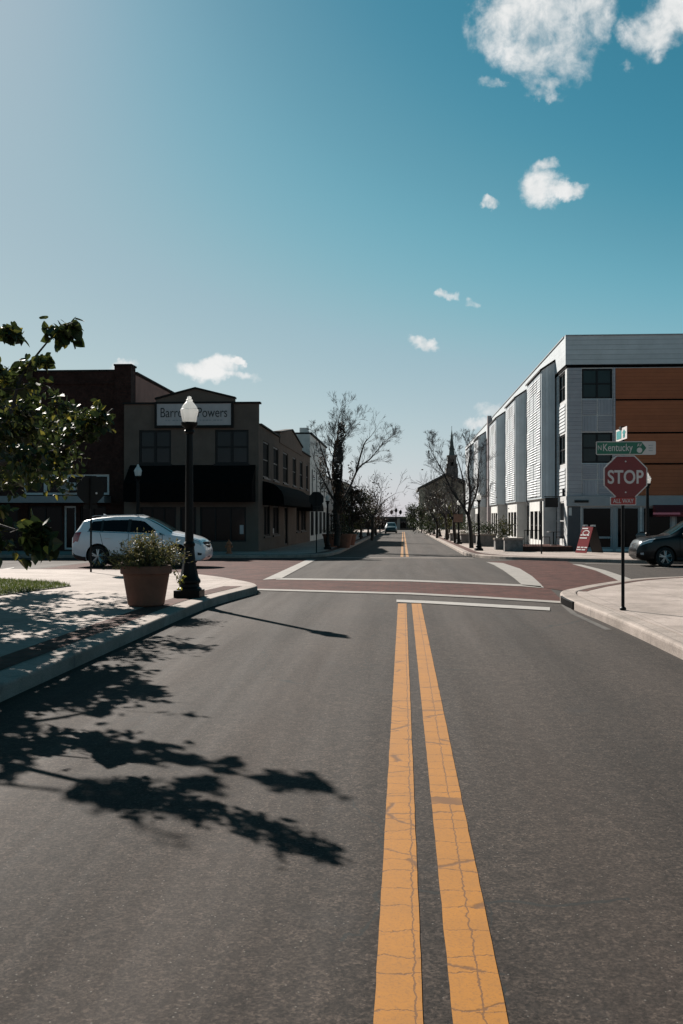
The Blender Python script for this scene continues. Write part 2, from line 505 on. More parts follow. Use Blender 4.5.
M['red_board'] = mat('board_red', (.21, .015, .021), rough=.8, spec=.1, noise=.12, nscale=4)
M['hydrant'] = mat('orange_paint', (.30, .085, .025), rough=.5, noise=.15, nscale=10)
M['bin_grey'] = mat('bin_grey', (.16, .16, .16), rough=.6, noise=.2, nscale=5)
M['roof_flat'] = mat('flat_roof_membrane', (.25, .25, .24), rough=.9, noise=.2, nscale=.6)


# ------------------------------------------------------------------ mesh builder
class MB:
    def __init__(self):
        self.v, self.f, self.mi = [], [], []

    def add(self, vs, fs, m=0):
        o = len(self.v)
        self.v += [tuple(float(c) for c in p) for p in vs]
        self.f += [tuple(i + o for i in f) for f in fs]
        self.mi += [m] * len(fs)

    def box(self, x0, x1, y0, y1, z0, z1, m=0):
        vs = [(x, y, z) for z in (z0, z1) for y in (y0, y1) for x in (x0, x1)]
        self.add(vs, [(0, 2, 3, 1), (4, 5, 7, 6), (0, 1, 5, 4), (1, 3, 7, 5), (3, 2, 6, 7), (2, 0, 4, 6)], m)

    def obox(self, c, u, v, w, m=0):
        """box from a centre and three half-axis vectors"""
        c, u, v, w = map(np.array, (c, u, v, w))
        vs = [c + a * u + b * v + d * w for d in (-1, 1) for b in (-1, 1) for a in (-1, 1)]
        self.add(vs, [(0, 2, 3, 1), (4, 5, 7, 6), (0, 1, 5, 4), (1, 3, 7, 5), (3, 2, 6, 7), (2, 0, 4, 6)], m)

    def prism(self, poly, d, m=0):
        """poly: 3-D points of a planar outline, swept by vector d"""
        n = len(poly)
        d = np.array(d, float)
        vs = [np.array(p, float) for p in poly] + [np.array(p, float) + d for p in poly]
        fs = [tuple(range(n - 1, -1, -1)), tuple(range(n, 2 * n))]
        fs += [(i, (i + 1) % n, n + (i + 1) % n, n + i) for i in range(n)]
        self.add(vs, fs, m)

    def tube(self, path, rad, n=6, m=0, cap=True):
        P = [np.array(p, float) for p in path]
        k = len(P)
        if not hasattr(rad, '__len__'):
            rad = [rad] * k
        vs, fs = [], []
        t0 = P[1] - P[0]
        a = np.array([0, 0, 1.0]) if abs(t0[2]) < .8 * np.linalg.norm(t0) else np.array([1.0, 0, 0])
        for i in range(k):
            t = P[min(i + 1, k - 1)] - P[max(i - 1, 0)]
            t = t / (np.linalg.norm(t) + 1e-9)
            x = np.cross(t, a)
            x /= np.linalg.norm(x) + 1e-9
            y = np.cross(t, x)
            for j in range(n):
                an = 2 * math.pi * j / n
                vs.append(P[i] + (x * math.cos(an) + y * math.sin(an)) * rad[i])
        for i in range(k - 1):
            for j in range(n):
                fs.append((i * n + j, (i + 1) * n + j, (i + 1) * n + (j + 1) % n, i * n + (j + 1) % n))
        if cap:
            fs.append(tuple(range(n)))
            fs.append(tuple((k - 1) * n + j for j in range(n - 1, -1, -1)))
        self.add(vs, fs, m)

    def lathe(self, prof, n=20, c=(0, 0, 0), m=0, axis='z', flute=None):
        vs, fs = [], []
        k = len(prof)
        for (r, z) in prof:
            for j in range(n):
                an = 2 * math.pi * (j + .5) / n
                rr = max(r, 1e-4) * (flute(j, z) if flute else 1)
                p = (rr * math.cos(an), rr * math.sin(an), z)
                if axis == 'y':
                    p = (p[0], p[2], p[1])
                elif axis == 'x':
                    p = (p[2], p[0], p[1])
                vs.append((p[0] + c[0], p[1] + c[1], p[2] + c[2]))
        for i in range(k - 1):
            for j in range(n):
                q = (i * n + j, i * n + (j + 1) % n, (i + 1) * n + (j + 1) % n, (i + 1) * n + j)
                fs.append(q if axis != 'y' else q[::-1])
        fs.append(tuple(range(n - 1, -1, -1)))
        fs.append(tuple((k - 1) * n + j for j in range(n)))
        self.add(vs, fs, m)

    def build(self, name, mats, parent=None, loc=None, smooth=None, bevel=0):
        me = bpy.data.meshes.new(name)
        me.from_pydata(self.v, [], self.f)
        if not isinstance(mats, (list, tuple)):
            mats = [mats]
        for m in mats:
            me.materials.append(m)
        if len(mats) > 1:
            me.polygons.foreach_set('material_index', self.mi)
        if smooth is not None:
            me.polygons.foreach_set('use_smooth', [True] * len(me.polygons))
            if smooth > 0:
                me.set_sharp_from_angle(angle=R(smooth))
        me.update()
        o = bpy.data.objects.new(name, me)
        COL.objects.link(o)
        if parent:
            o.parent = parent
        if loc is not None:
            o.location = loc
        if bevel:
            bv = o.modifiers.new('bevel', 'BEVEL')
            bv.width = bevel
            bv.segments = 2
            bv.limit_method = 'ANGLE'
        return o


def thing(name, label, cat, loc=(0, 0, 0), rz=0.0, group=None):
    o = bpy.data.objects.new(name, None)
    o.empty_display_size = .2
    COL.objects.link(o)
    o.location = loc
    o.rotation_euler = (0, 0, rz)
    return tag(o, label, cat, group)


def tag(o, label, cat, group=None):
    o['label'] = label
    o['category'] = cat
    if group:
        o['group'] = group
    return o


def dup(root, loc, rz, label, group=None, scale=None):
    r = root.copy()
    COL.objects.link(r)
    r.location = loc
    r.rotation_euler = (0, 0, rz)
    if scale:
        r.scale = (scale,) * 3
    r['label'] = label
    if group:
        r['group'] = group
    for ch in list(root.children):
        c = ch.copy()
        COL.objects.link(c)
        c.parent = r
        for g in list(ch.children):
            d = g.copy()
            COL.objects.link(d)
            d.parent = c
    return r


def lettering(body, width, height, origin, u, v, m, parent, name='lettering', align='CENTER', depth=.004, bold=0.0):
    """raised lettering fitted to width x height, centred on origin in the plane u (right), v (up)"""
    cu = bpy.data.curves.new(name, 'FONT')
    cu.body = body
    cu.align_x = 'CENTER'
    cu.align_y = 'CENTER'
    cu.extrude = depth
    cu.offset = bold
    tmp = bpy.data.objects.new(name, cu)
    COL.objects.link(tmp)
    dg = bpy.context.evaluated_depsgraph_get()
    me = bpy.data.meshes.new_from_object(tmp.evaluated_get(dg))
    bpy.data.objects.remove(tmp)
    co = np.zeros(len(me.vertices) * 3)
    me.vertices.foreach_get('co', co)
    co = co.reshape(-1, 3)
    lo, hi = co.min(0), co.max(0)
    mid = (lo + hi) / 2
    sx, sy = width / (hi[0] - lo[0]), height / (hi[1] - lo[1])
    u, v = np.array(u, float), np.array(v, float)
    w = np.cross(u, v)
    new = np.array(origin) + ((co[:, 0] - mid[0]) * sx)[:, None] * u + ((co[:, 1] - mid[1]) * sy)[:, None] * v + co[:, 2:3] * w
    me.vertices.foreach_set('co', new.ravel())
    me.materials.clear()
    me.materials.append(m)
    me.update()
    o = bpy.data.objects.new(name, me)
    COL.objects.link(o)
    o.parent = parent
    return o


# ------------------------------------------------------------------ ground sheets
def sheet(name, polys, off, m, thick=0.0, label=None, kind='structure'):
    bm = bmesh.new()
    for poly in polys:
        b2 = bmesh.new()
        vs = [b2.verts.new((p[0], p[1], 0)) for p in poly]
        f = b2.faces.new(vs)
        if f.normal.z < 0 or sum(poly[i][0] * poly[(i + 1) % len(poly)][1] - poly[(i + 1) % len(poly)][0] * poly[i][1] for i in range(len(poly))) < 0:
            f.normal_flip()
        for yc in (24.0, 55.0):
            bmesh.ops.bisect_plane(b2, geom=b2.verts[:] + b2.edges[:] + b2.faces[:], plane_co=(0, yc, 0), plane_no=(0, 1, 0))
        for v in b2.verts:
            v.co.z = gz(v.co.y) + off
        if thick:
            edges = [e for e in b2.edges if e.is_boundary]
            r = bmesh.ops.extrude_edge_only(b2, edges=edges)
            for v in r['geom']:
                if isinstance(v, bmesh.types.BMVert):
                    v.co.z -= thick
        bmesh.ops.triangulate(b2, faces=[f for f in b2.faces if len(f.verts) > 4])
        if thick:
            bmesh.ops.recalc_face_normals(b2, faces=b2.faces[:])
        tm = bpy.data.meshes.new('t')
        b2.to_mesh(tm)
        b2.free()
        bm.from_mesh(tm)
        bpy.data.meshes.remove(tm)
    me = bpy.data.meshes.new(name)
    bm.to_mesh(me)
    bm.free()
    me.materials.append(m)
    o = bpy.data.objects.new(name, me)
    COL.objects.link(o)
    if name == 'kerb':
        bv = o.modifiers.new('bevel', 'BEVEL')
        bv.width = .045
        bv.segments = 3
        bv.limit_method = 'ANGLE'
        bv.angle_limit = R(50)
    if kind:
        o['kind'] = kind
    return o


def strip(pts_a, pts_b):
    return list(pts_a) + list(reversed(pts_b))


def smooth_line(pts, n=6):
    """Catmull-Rom through plan points"""
    P = [np.array(p, float) for p in pts]
    P = [2 * P[0] - P[1]] + P + [2 * P[-1] - P[-2]]
    out = []
    for i in range(1, len(P) - 2):
        for k in range(n):
            t = k / n
            a, b, c, d = P[i - 1], P[i], P[i + 1], P[i + 2]
            out.append(tuple(.5 * ((2 * b) + (-a + c) * t + (2 * a - 5 * b + 4 * c - d) * t * t + (-a + 3 * b - 3 * c + d) * t ** 3)))
    out.append(tuple(P[-2]))
    return out


def offset_line(pts, d):
    P = [np.array(p, float) for p in pts]
    out = []
    for i in range(len(P)):
        t = P[min(i + 1, len(P) - 1)] - P[max(i - 1, 0)]
        t /= np.linalg.norm(t)
        out.append(tuple(P[i] + np.array([-t[1], t[0]]) * d))
    return out


# base: terrain out to the horizon, asphalt on it
sheet('ground', [[(-700, -200), (700, -200), (700, 1400), (-700, 1400)]], -.06, M['earth'])
sheet('road', [[(-70, -25), (70, -25), (70, 206), (-70, 206)]], 0.0, M['asphalt'])

KH = .15
# kerb lines, each walked with the sidewalk on the LEFT hand
near_left = [(-3.47, -25), (-3.47, 5), (-3.47, 15), (-3.40, 17.8), (-3.12, 20.2), (-3.05, 20.9)]
nl_corner = [(-3.05, 20.9), (-3.35, 22.0), (-4.0, 23.3), (-4.9, 24.9), (-6.2, 26.7), (-8.2, 28.0), (-11, 28.4), (-20, 28.4), (-60, 28.4)]
near_left_line = smooth_line(near_left, 6)[:-1] + smooth_line(nl_corner, 6)
nr = [(60, 25.9), (20, 25.9), (9.5, 25.8), (7.1, 25.3), (5.4, 23.9), (4.2, 22.1), (3.45, 20.7), (3.08, 19.8), (2.93, 18.6), (2.95, 17.2), (3.05, 15.2), (3.12, 12), (3.15, 5), (3.15, -25)]
near_right_line = smooth_line(nr, 6)
fl = [(-60, 44.6), (-20, 44.6), (-10, 44.6), (-6.2, 44.9), (-4.6, 46.0), (-3.8, 47.8), (-3.5, 51), (-3.42, 60), (-3.42, 100), (-3.42, 204)]
far_left_line = smooth_line(fl, 6)
fr = [(3.15, 204), (3.15, 100), (3.15, 60), (3.1, 52), (3.2, 48.5), (3.75, 45.4), (5.0, 43.0), (7.67, 40.3), (10.0, 38.6), (16, 37.2), (30, 36.8), (60, 36.8)]
far_right_line = smooth_line(fr, 6)

KW = .32


def sidewalk(line, close_pts, brick=(0, None), bw=.42, kerb=(0, None)):
    """kerb, brick band and paving behind one kerb line; kerb and brick may run along part of it only"""
    cut = lambda p, r: p[r[0]:r[1]]
    sheet('kerb', [strip(cut(line, kerb), cut(offset_line(line, KW), kerb))], KH, M['kerb'], thick=.30)
    b0, b1 = cut(offset_line(line, KW + .02), brick), cut(offset_line(line, KW + .02 + bw), brick)
    sheet('sidewalk_brick_band', [strip(b0, b1)], KH - .001, M['walk_brick'], thick=.2)
    w_ = offset_line(line, KW + .004)
    k0, k1 = kerb[0] or 0, kerb[1] or len(line)
    base = list(line[:k0]) + list(w_[k0:k1]) + list(line[k1:])
    sheet('sidewalk', [base + close_pts], KH - .006, M['concrete'], thick=.25)


nk = 6 * (len(near_left) - 1) + 1
sidewalk(near_left_line, [(-60, -25)], (0, nk), .36, (0, nk))
nrk = 6 * 7
sidewalk(near_right_line, [(60, -25)], (0, nrk), .15, (0, None))
sidewalk(far_left_line, [(-60, 204)], (0, None), .40)
sidewalk(far_right_line, [(60, 204)], (0, None), .40)

# brick crossing: near band and both sides, then the asphalt heart of the junction
def G(*pts):
    return [gp(*p) for p in pts]


brick_near = G((256, 589.5), (410, 594.2), (565, 602.8)) + [(3.3, 23.0)] + G((541, 587.5), (410, 580.2), (264, 579.2)) + [(-6.2, 27.2), (-4.4, 24.2), (-3.3, 21.6)]
brick_left = [(-4.1, 25.9)] + G((262, 580), (309, 560)) + [(-4.8, 44.9), (-12.6, 44.6), (-11.6, 28.4), (-7.2, 27.7)]
brick_right = G((544, 588), (530, 577), (508, 565.5), (488, 562)) + [(5.0, 43.1), (6.7, 41.4)] + G((575, 565), (612, 573), (640, 585.5)) + [(4.9, 23.4), (3.6, 21.4)]
sheet('brick_crossing', [brick_near], .004, M['road_brick'])
sheet('brick_crossing', [brick_left], .0065, M['road_brick'])
sheet('brick_crossing', [brick_right], .009, M['road_brick'])

lines = [
    # near edge and far edge of the near crossing
    G((255, 589.2), (300, 590.3), (410, 593.2), (480, 596.8), (562, 601.8), (562, 603.8), (480, 598.6), (410, 595.0), (300, 591.9), (255, 590.6)),
    G((276, 578.5), (410, 580.2), (522, 585.0), (541, 586.6), (541, 588.4), (522, 586.8), (410, 581.9), (276, 580.0)),
    # left diagonal
    G((262.5, 580.3), (281, 579.0), (316, 559.9), (307, 559.9)),
    # right sweeping band
    G((486, 562.2), (503, 563.3), (520, 569.0), (532, 576.5), (544, 588.2), (522, 585.6), (514, 578.5), (503, 570.6), (494, 565.4)),
    # second band on the right
    G((572, 564.4), (581, 564.9), (605, 570.5), (626, 577.5), (645, 585.0), (628, 586.2), (612, 578.0), (596, 571.0)),
    # parking marks in the side streets
    G((0, 569.6), (14, 567.7), (14, 568.5), (0, 570.8)),
    [(8.6, 34.6), (14.6, 34.6), (14.6, 34.95), (8.6, 34.95)],
    [(6.9, 38.35), (9.2, 37.0), (9.2, 37.3), (6.9, 38.7)],
]
sheet('crossing_line', lines, .013, M['white_line'])
sheet('stop_line', [G((396.5, 600.2), (430, 601.5), (550, 608.0), (550, 611.2), (430, 604.1), (396.5, 602.6))], .013, M['stop_line'])
def ragged(x0, x1, y0, y1, step=.12, jit=.0009):
    n = int((y1 - y0) / step)
    le = [(x0 + random.gauss(0, jit) - 0, y0 + (y1 - y0) * i / n) for i in range(n + 1)]
    re_ = [(x1 + random.gauss(0, jit) - 0, y0 + (y1 - y0) * i / n) for i in range(n + 1)]
    return [[le[i], re_[i], re_[i + 1], le[i + 1]] for i in range(n)]


sheet('yellow_centre_line', ragged(-.093, .063, -2, 18.5), .004, M['yellow'])
sheet('yellow_centre_line', ragged(.158, .332, -2, 18.5), .004, M['yellow'])
for a in (-.12, .14):
    sheet('yellow_centre_line', [[(a, 47.5), (a + .14, 47.5), (a + .14, 175), (a, 175)]], .004, M['yellow_far'])
# pale concrete strip at the mouth of the far street
sheet('junction_joint', [[(-3.5, 45.6), (3.2, 45.6), (3.2, 46.2), (-3.5, 46.2)]], .005, M['kerb'])
# concrete gutter by the drain
sheet('gutter', [strip(G((566, 605), (577, 614), (600, 624.5), (612, 630)), [tuple(np.array(p) - (.10, .02)) for p in G((566, 605), (577, 614), (600, 624.5), (612, 630))])], .005, mat('worn_gutter', (.085, .078, .072), rough=.9, spec=.2, noise=.3, nscale=4))

# storm drain mouth in the right kerb
dl = [p for p in near_right_line if 17.2 < p[1] < 19.0]
mb = MB()
for (z0, z1, d, k) in ((.006, .122, -.020, 0), (.122, .136, -.024, 1)):
    e0, e1 = offset_line(dl, d), offset_line(dl, .05)
    for i in range(len(dl) - 1):
        mb.prism([(*e0[i], z0), (*e0[i + 1], z0), (*e1[i + 1], z0), (*e1[i], z0)], (0, 0, z1 - z0), k)
o = mb.build('storm_drain', [M['joint'], M['dark_metal']], None)
tag(o, 'black storm drain mouth in the kerb near the stop sign', 'storm drain')

# grass wedge on the near left
gpoly = [(-14, 17.2), (-7.45, 17.9), (-6.95, 20.6), (-7.6, 21.6), (-9.2, 22.6), (-14, 22.9)]
o = sheet('grass', [gpoly], KH + .012, M['grass_base'], thick=.02, kind='stuff')
gr = MB()


def inside(p, poly):
    c = False
    for i in range(len(poly)):
        a, b = poly[i], poly[i - 1]
        if (a[1] > p[1]) != (b[1] > p[1]) and p[0] < (b[0] - a[0]) * (p[1] - a[1]) / (b[1] - a[1]) + a[0]:
            c = not c
    return c


for _ in range(16000):
    x, y = random.uniform(-11, -6.9), random.uniform(17.2, 22.9)
    if not inside((x, y), gpoly):
        continue
    h = random.uniform(.03, .10)
    a = random.uniform(0, 6.28)
    dx, dy = math.cos(a) * .009, math.sin(a) * .009
    lx, ly = random.gauss(0, .035), random.gauss(0, .035)
    gr.add([(x - dx, y - dy, KH), (x + dx, y + dy, KH), (x + lx, y + ly, KH + h)], [(0, 1, 2)])
o2 = gr.build('grass_blades', M['grass'], o)
o['label'] = 'short patchy green grass on the near left sidewalk corner'


# ------------------------------------------------------------------ facades
def facade(mb, o, u, n, u1, v1, openings, depth=.16, m=0, u0=0.0, v0=0.0):
    """wall sheet from (u0,v0) to (u1,v1) with real openings; o origin, u along, n outward, z up"""
    o, u, n = (np.array(q, float) for q in (o, u, n))
    z = np.array([0, 0, 1.0])
    us = sorted({u0, u1} | {q for w in openings for q in (w[0], w[1])})
    vs = sorted({v0, v1} | {q for w in openings for q in (w[2], w[3])})
    P = lambda a, b, d=0: o + u * a + z * b - n * d
    flip = np.dot(np.cross(u, z), n) < 0

    def q(*pts):
        mb.add(pts if not flip else pts[::-1], [(0, 1, 2, 3)], m)
    for i in range(len(us) - 1):
        for j in range(len(vs) - 1):
            cu, cv = (us[i] + us[i + 1]) / 2, (vs[j] + vs[j + 1]) / 2
            if any(w[0] < cu < w[1] and w[2] < cv < w[3] for w in openings):
                continue
            q(P(us[i], vs[j]), P(us[i + 1], vs[j]), P(us[i + 1], vs[j + 1]), P(us[i], vs[j + 1]))
    for (a, b, c, d) in openings:
        q(P(a, c), P(a, c, depth), P(a, d, depth), P(a, d))
        q(P(b, c, depth), P(b, c), P(b, d), P(b, d, depth))
        q(P(a, c, depth), P(a, c), P(b, c), P(b, c, depth))
        q(P(a, d), P(a, d, depth), P(b, d, depth), P(b, d))


def window(parent, o, u, n, w, fm, gm, nx=2, ny=2, fr=.06, depth=.10, name='window', mull=.035, sill=None, label=None):
    """frame mesh (with its bars) and a pane as sub-part, filling opening w=(u0,u1,v0,v1)"""
    o, u, n = (np.array(q, float) for q in (o, u, n))
    z = np.array([0, 0, 1.0])
    a, b, c, d = w
    mb = MB()

    def bar(a0, a1, c0, c1, d0, d1):
        ce = o + u * (a0 + a1) / 2 + z * (c0 + c1) / 2 - n * (d0 + d1) / 2
        mb.obox(ce, u * (a1 - a0) / 2, z * (c1 - c0) / 2, n * (d1 - d0) / 2)
    e = .004
    bar(a + e, a + fr, c + e, d - e, depth - .05, depth)
    bar(b - fr, b - e, c + e, d - e, depth - .05, depth)
    bar(a + fr, b - fr, c + e, c + fr, depth - .05, depth)
    bar(a + fr, b - fr, d - fr, d - e, depth - .05, depth)
    for i in range(1, nx):
        x = a + (b - a) * i / nx
        bar(x - mull, x + mull, c + fr, d - fr, depth - .045, depth - .002)
    for j in range(1, ny):
        y = c + (d - c) * j / ny
        bar(a + fr, b - fr, y - mull * .8, y + mull * .8, depth - .04, depth - .004)
    if sill is not None:
        bar(a - .06, b + .06, c - .09, c - .002, -.07, depth * .5)
    f = mb.build(name, fm, parent)
    g = MB()
    ce = o + u * (a + b) / 2 + z * (c + d) / 2 - n * (depth + .012)
    g.obox(ce, u * (b - a - 2 * e) / 2, z * (d - c - 2 * e) / 2, n * .010)
    g.build('pane', gm, f)
    return f


# ================================================================== LEFT: sign shop building
YL = 52.0
XL = PX(258.5, YL)                       # street corner
XLl = PX(124, YL)
gL = gz(YL) + KH
zl = lambda py, Y=YL: PZ(py, Y, 190)
top = zl(404)
bld = thing('shop_building', 'two storey tan stucco shop with a gabled parapet and white signboard', 'building', (0, 0, 0))
YLb = YX(310, XL)
base_z = gz(YLb) - .4
fx = lambda px: PX(px, YL) - XLl
openF = []
w_up = [(fx(139), fx(171), zl(464) - base_z, zl(430) - base_z), (fx(215), fx(248.5), zl(464) - base_z, zl(430) - base_z)]
shop = [(fx(140), fx(176), gL + .5 - base_z, zl(507) - base_z), (fx(180), fx(196), gL + .05 - base_z, zl(507) - base_z), (fx(200), fx(246), gL + .5 - base_z, zl(507) - base_z)]
wall = MB()
FO, FU, FN = (XLl, YL, base_z), (1, 0, 0), (0, -1, 0)
facade(wall, FO, FU, FN, XL - XLl, top - base_z, w_up + shop)
# street side
SO, SU, SN = (XL, YL, base_z), (0, 1, 0), (1, 0, 0)
sy = lambda px: YX(px, XL) - YL
side_up = []
for a, b in ((263, 269), (273.5, 278.5), (283, 288), (292.6, 296.2), (299.7, 302.7), (306, 308.2)):
    ya = sy(a)
    side_up.append((ya, sy(b), 3.75 - base_z, 5.75 - base_z))
side_dn = []
for a, b in ((264, 270), (273, 279), (296.5, 299.5), (301, 306)):
    side_dn.append((sy(a), sy(b), gz(60) + .95 - base_z, 2.25 - base_z))
door_s = (sy(284.5), sy(288), gz(58) + KH - base_z + .02, 2.3 - base_z)
top_s = 6.45
facade(wall, SO, SU, SN, YLb - YL, top_s - base_z, side_up + side_dn + [door_s])
# back and left sides, and the stepped gables
wall.add([(XL, YLb, base_z), (XLl, YLb, base_z), (XLl, YLb, top_s), (XL, YLb, top_s)], [(0, 1, 2, 3)])
wall.add([(XLl, YLb, base_z), (XLl, YL, base_z), (XLl, YL, top_s), (XLl, YLb, top_s)], [(0, 1, 2, 3)])
if top > top_s:
    wall.prism([(XLl + .004, YL + .004, top_s), (XL - .004, YL + .004, top_s), (XL - .004, YL + .004, top - .002), (XLl + .004, YL + .004, top - .002)], (0, .3, 0))
g_l, g_r = PX(156, YL), PX(234.5, YL)
gable = [(g_l, YL - .05, top - .35), (g_r, YL - .05, top - .35), (g_r, YL - .05, zl(399)), (PX(195.5, YL), YL - .05, zl(389)), (g_l, YL - .05, zl(399.5))]
wall.prism(gable, (0, .35, 0))
ya, yp, yb = YX(279, XL), YX(291, XL), YX(301.5, XL)
gs = [(XL + .05, ya, top_s - .3), (XL + .05, yb, top_s - .3), (XL + .05, yb, 6.75), (XL + .05, yp, 7.45), (XL + .05, ya, 6.75)]
wall.prism(gs[::-1], (-.35, 0, 0))
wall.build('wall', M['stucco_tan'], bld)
rf = MB()
rf.box(XLl + .1, XL - .1, YL + .36, YLb - .1, top_s - .55, top_s - .3)
rf.build('roof', M['roof_flat'], bld)
cp = MB()


def cap_line(mb, pts, n, th=.09, out=.09, back=.40):
    """coping along a broken line of 3-D points, n outward"""
    n = np.array(n, float)
    for a, b in zip(pts[:-1], pts[1:]):
        a, b = np.array(a, float), np.array(b, float)
        mb.prism([a + n * out, b + n * out, b + n * out + (0, 0, th), a + n * out + (0, 0, th)], -n * (out + back))


cap_line(cp, [(XLl - .06, YL, top + .002), (g_l - .002, YL, top + .002)], (0, -1, 0), out=.11)
cap_line(cp, [(g_r + .002, YL, top + .002), (XL + .1, YL, top + .002)], (0, -1, 0), out=.11)
cap_line(cp, [(g_l - .05, YL - .05, zl(399.5) + .002), (PX(195.5, YL), YL - .05, zl(389) + .002), (g_r + .05, YL - .05, zl(399) + .002)], (0, -1, 0))
cap_line(cp, [(XL, YL + .42, top_s + .002), (XL, ya - .002, top_s + .002)], (1, 0, 0), out=.11)
cap_line(cp, [(XL + .05, ya - .05, 6.752), (XL + .05, yp, 7.452), (XL + .05, yb + .05, 6.752)], (1, 0, 0))
cap_line(cp, [(XL, yb + .002, top_s + .002), (XL, YLb, top_s + .002)], (1, 0, 0), out=.11)
cp.build('coping', M['coping'], bld)
for w in w_up:
    window(bld, FO, FU, FN, w, M['frame_dark'], M['glass'], 2, 2, fr=.10, mull=.07, sill=1)
for w in shop:
    window(bld, FO, FU, FN, w, M['frame_dark'], M['shop_glass'], 1 if w[1] - w[0] < 1.2 else 3, 1, fr=.08,
           name='shop_door' if w[1] - w[0] < 1.2 else 'shop_window')
for w in side_up:
    window(bld, SO, SU, SN, w, M['frame_dark'], M['screened_glass'], 1, 2, fr=.09, sill=1)
for w in side_dn:
    window(bld, SO, SU, SN, w, M['frame_dark'], M['screened_glass'], 2, 1, fr=.08, name='shop_window', sill=1)
window(bld, SO, SU, SN, door_s, M['frame_dark'], M['shop_glass'], 1, 1, fr=.12, name='shop_door')
# signboard
sb = MB()
s0, s1, t0, t1 = PX(157.5, YL), PX(231.5, YL), zl(425.5), zl(404)
sb.box(s0, s1, YL - .16, YL - .07, t0, t1)
sgn = sb.build('signboard', M['sign_white'], bld)
fr_ = MB()
for (a, b, c, d) in ((s0 - .12, s1 + .12, t0 - .14, t0 - .002), (s0 - .12, s1 + .12, t1 + .002, t1 + .10), (s0 - .12, s0 - .002, t0, t1), (s1 + .002, s1 + .12, t0, t1)):
    fr_.box(a, b, YL - .19, YL - .052, c, d)
fr_.build('frame', M['coping'], sgn)
lettering('Barrow&Powers', PX(227.5, YL) - PX(161, YL), .50, ((s0 + s1) / 2, YL - .168, zl(412.8)), (1, 0, 0), (0, 0, 1), M['sign_ink'], sgn)
ln = MB()
xx = s0 + .45
while xx < s1 - .5:
    ww = random.uniform(.06, .15)
    ln.box(xx, xx + ww, YL - .166, YL - .158, zl(421.2), zl(420.0))
    xx += ww + random.choice((.05, .05, .05, .14))
ln.build('small_lettering', M['fascia'], sgn)
# big black awning on the front (box canopy with sloped top)
aw = MB()
ax0, ax1 = PX(130, YL), PX(255.5, YL)
aw.prism([(ax0, YL - .004, zl(465)), (ax0, YL - 1.3, zl(484)), (ax0, YL - 1.3, zl(502)), (ax0, YL - .004, zl(502))], (ax1 - ax0, 0, 0))
aw.build('awning', M['awning_black'], bld)
# two rounded street awnings
for a, b, zt in ((262.5, 294, 3.55), (296.5, 309.2, 3.35)):
    aw = MB()
    y0, y1 = YX(a, XL), YX(b, XL)
    prof = [(XL + .004, zt)]
    for k in range(7):
        an = math.pi / 2 * k / 6
        prof.append((XL + .02 + 1.15 * math.sin(an), zt - 1.05 + 1.0 * math.cos(an)))
    prof += [(XL + 1.17, zt - 1.3), (XL + .004, zt - 1.3)]
    aw.prism([(p[0], y0, p[1]) for p in prof], (0, y1 - y0, 0))
    aw.build('awning', M['awning_black'], bld)
# small white cards left in the shop windows
for px, py in ((275, 531), (241.5, 529)):
    cd = MB()
    if px > 259:
        y = YX(px, XL)
        cd.box(XL + .004 - .1, XL + .012 - .1, y - .25, y + .25, PZ(py + 2.5, y), PZ(py - 2.5, y))
    else:
        x = PX(px, YL)
        cd.box(x - .1, x + .1, YL + .06, YL + .068, zl(534), zl(525))
    cd.build('window_card', M['sign_white'], bld)

# ================================================================== LEFT: tall brick building
YK = YL + .95
zk = lambda py: PZ(py, YK, 100)
brk = thing('brick_building', 'tall dark red brick building with flat parapet and end pier, left of the tan shop', 'building')
xb1 = PX(133, YK) - .02
xb0 = -34.0
bt = zk(372.5)
bo = []
bO = (xb0, YK - .35, base_z)
bx = lambda px: PX(px, YK) - xb0
trans = (bx(26), bx(111), zk(495) - base_z, zk(474.5) - base_z)
shopb = [(bx(30), bx(64), gL + .4 - base_z, zk(506) - base_z), (bx(66), bx(78), gL + .05 - base_z, zk(506) - base_z), (bx(82), bx(108), gL + .4 - base_z, zk(506) - base_z),
         (bx(-60), bx(20), gL + .4 - base_z, zk(506) - base_z)]
upb = [(bx(a), bx(a + 22), zk(452) - base_z, zk(417) - base_z) for a in (-110, -70, -32)]
wb = MB()
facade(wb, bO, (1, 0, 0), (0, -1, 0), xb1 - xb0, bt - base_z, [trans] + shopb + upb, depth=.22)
wb.add([(xb1, YK - .35, base_z), (xb1, 74, base_z), (xb1, 74, bt), (xb1, YK - .35, bt)], [(0, 1, 2, 3)])
wb.add([(xb1, 74, base_z), (xb0, 74, base_z), (xb0, 74, bt), (xb1, 74, bt)], [(0, 1, 2, 3)])
wb.add([(xb0, 74, base_z), (xb0, YK - .35, base_z), (xb0, YK - .35, bt), (xb0, 74, bt)], [(0, 1, 2, 3)])
wb.box(PX(117, YK), xb1 + .04, YK - .52, YK + .4, zk(505), zk(367.5))          # end pier
wb.box(PX(20, YK), PX(36, YK), YK - .50, YK - .36, zk(470), zk(367))
wb.box(PX(20, YK), PX(36, YK), YK - .352, YK + .2, bt - .2, zk(367))
wb.box(xb0, PX(117, YK) - .002, YK - .42, YK - .352, zk(385), zk(383))
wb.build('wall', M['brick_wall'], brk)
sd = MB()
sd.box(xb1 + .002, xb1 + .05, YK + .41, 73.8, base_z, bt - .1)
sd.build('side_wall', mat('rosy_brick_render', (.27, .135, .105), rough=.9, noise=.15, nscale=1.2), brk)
cpb = MB()
cap_line(cpb, [(PX(36.2, YK), YK - .35, bt + .002), (PX(116.8, YK), YK - .35, bt + .002)], (0, -1, 0), out=.08)
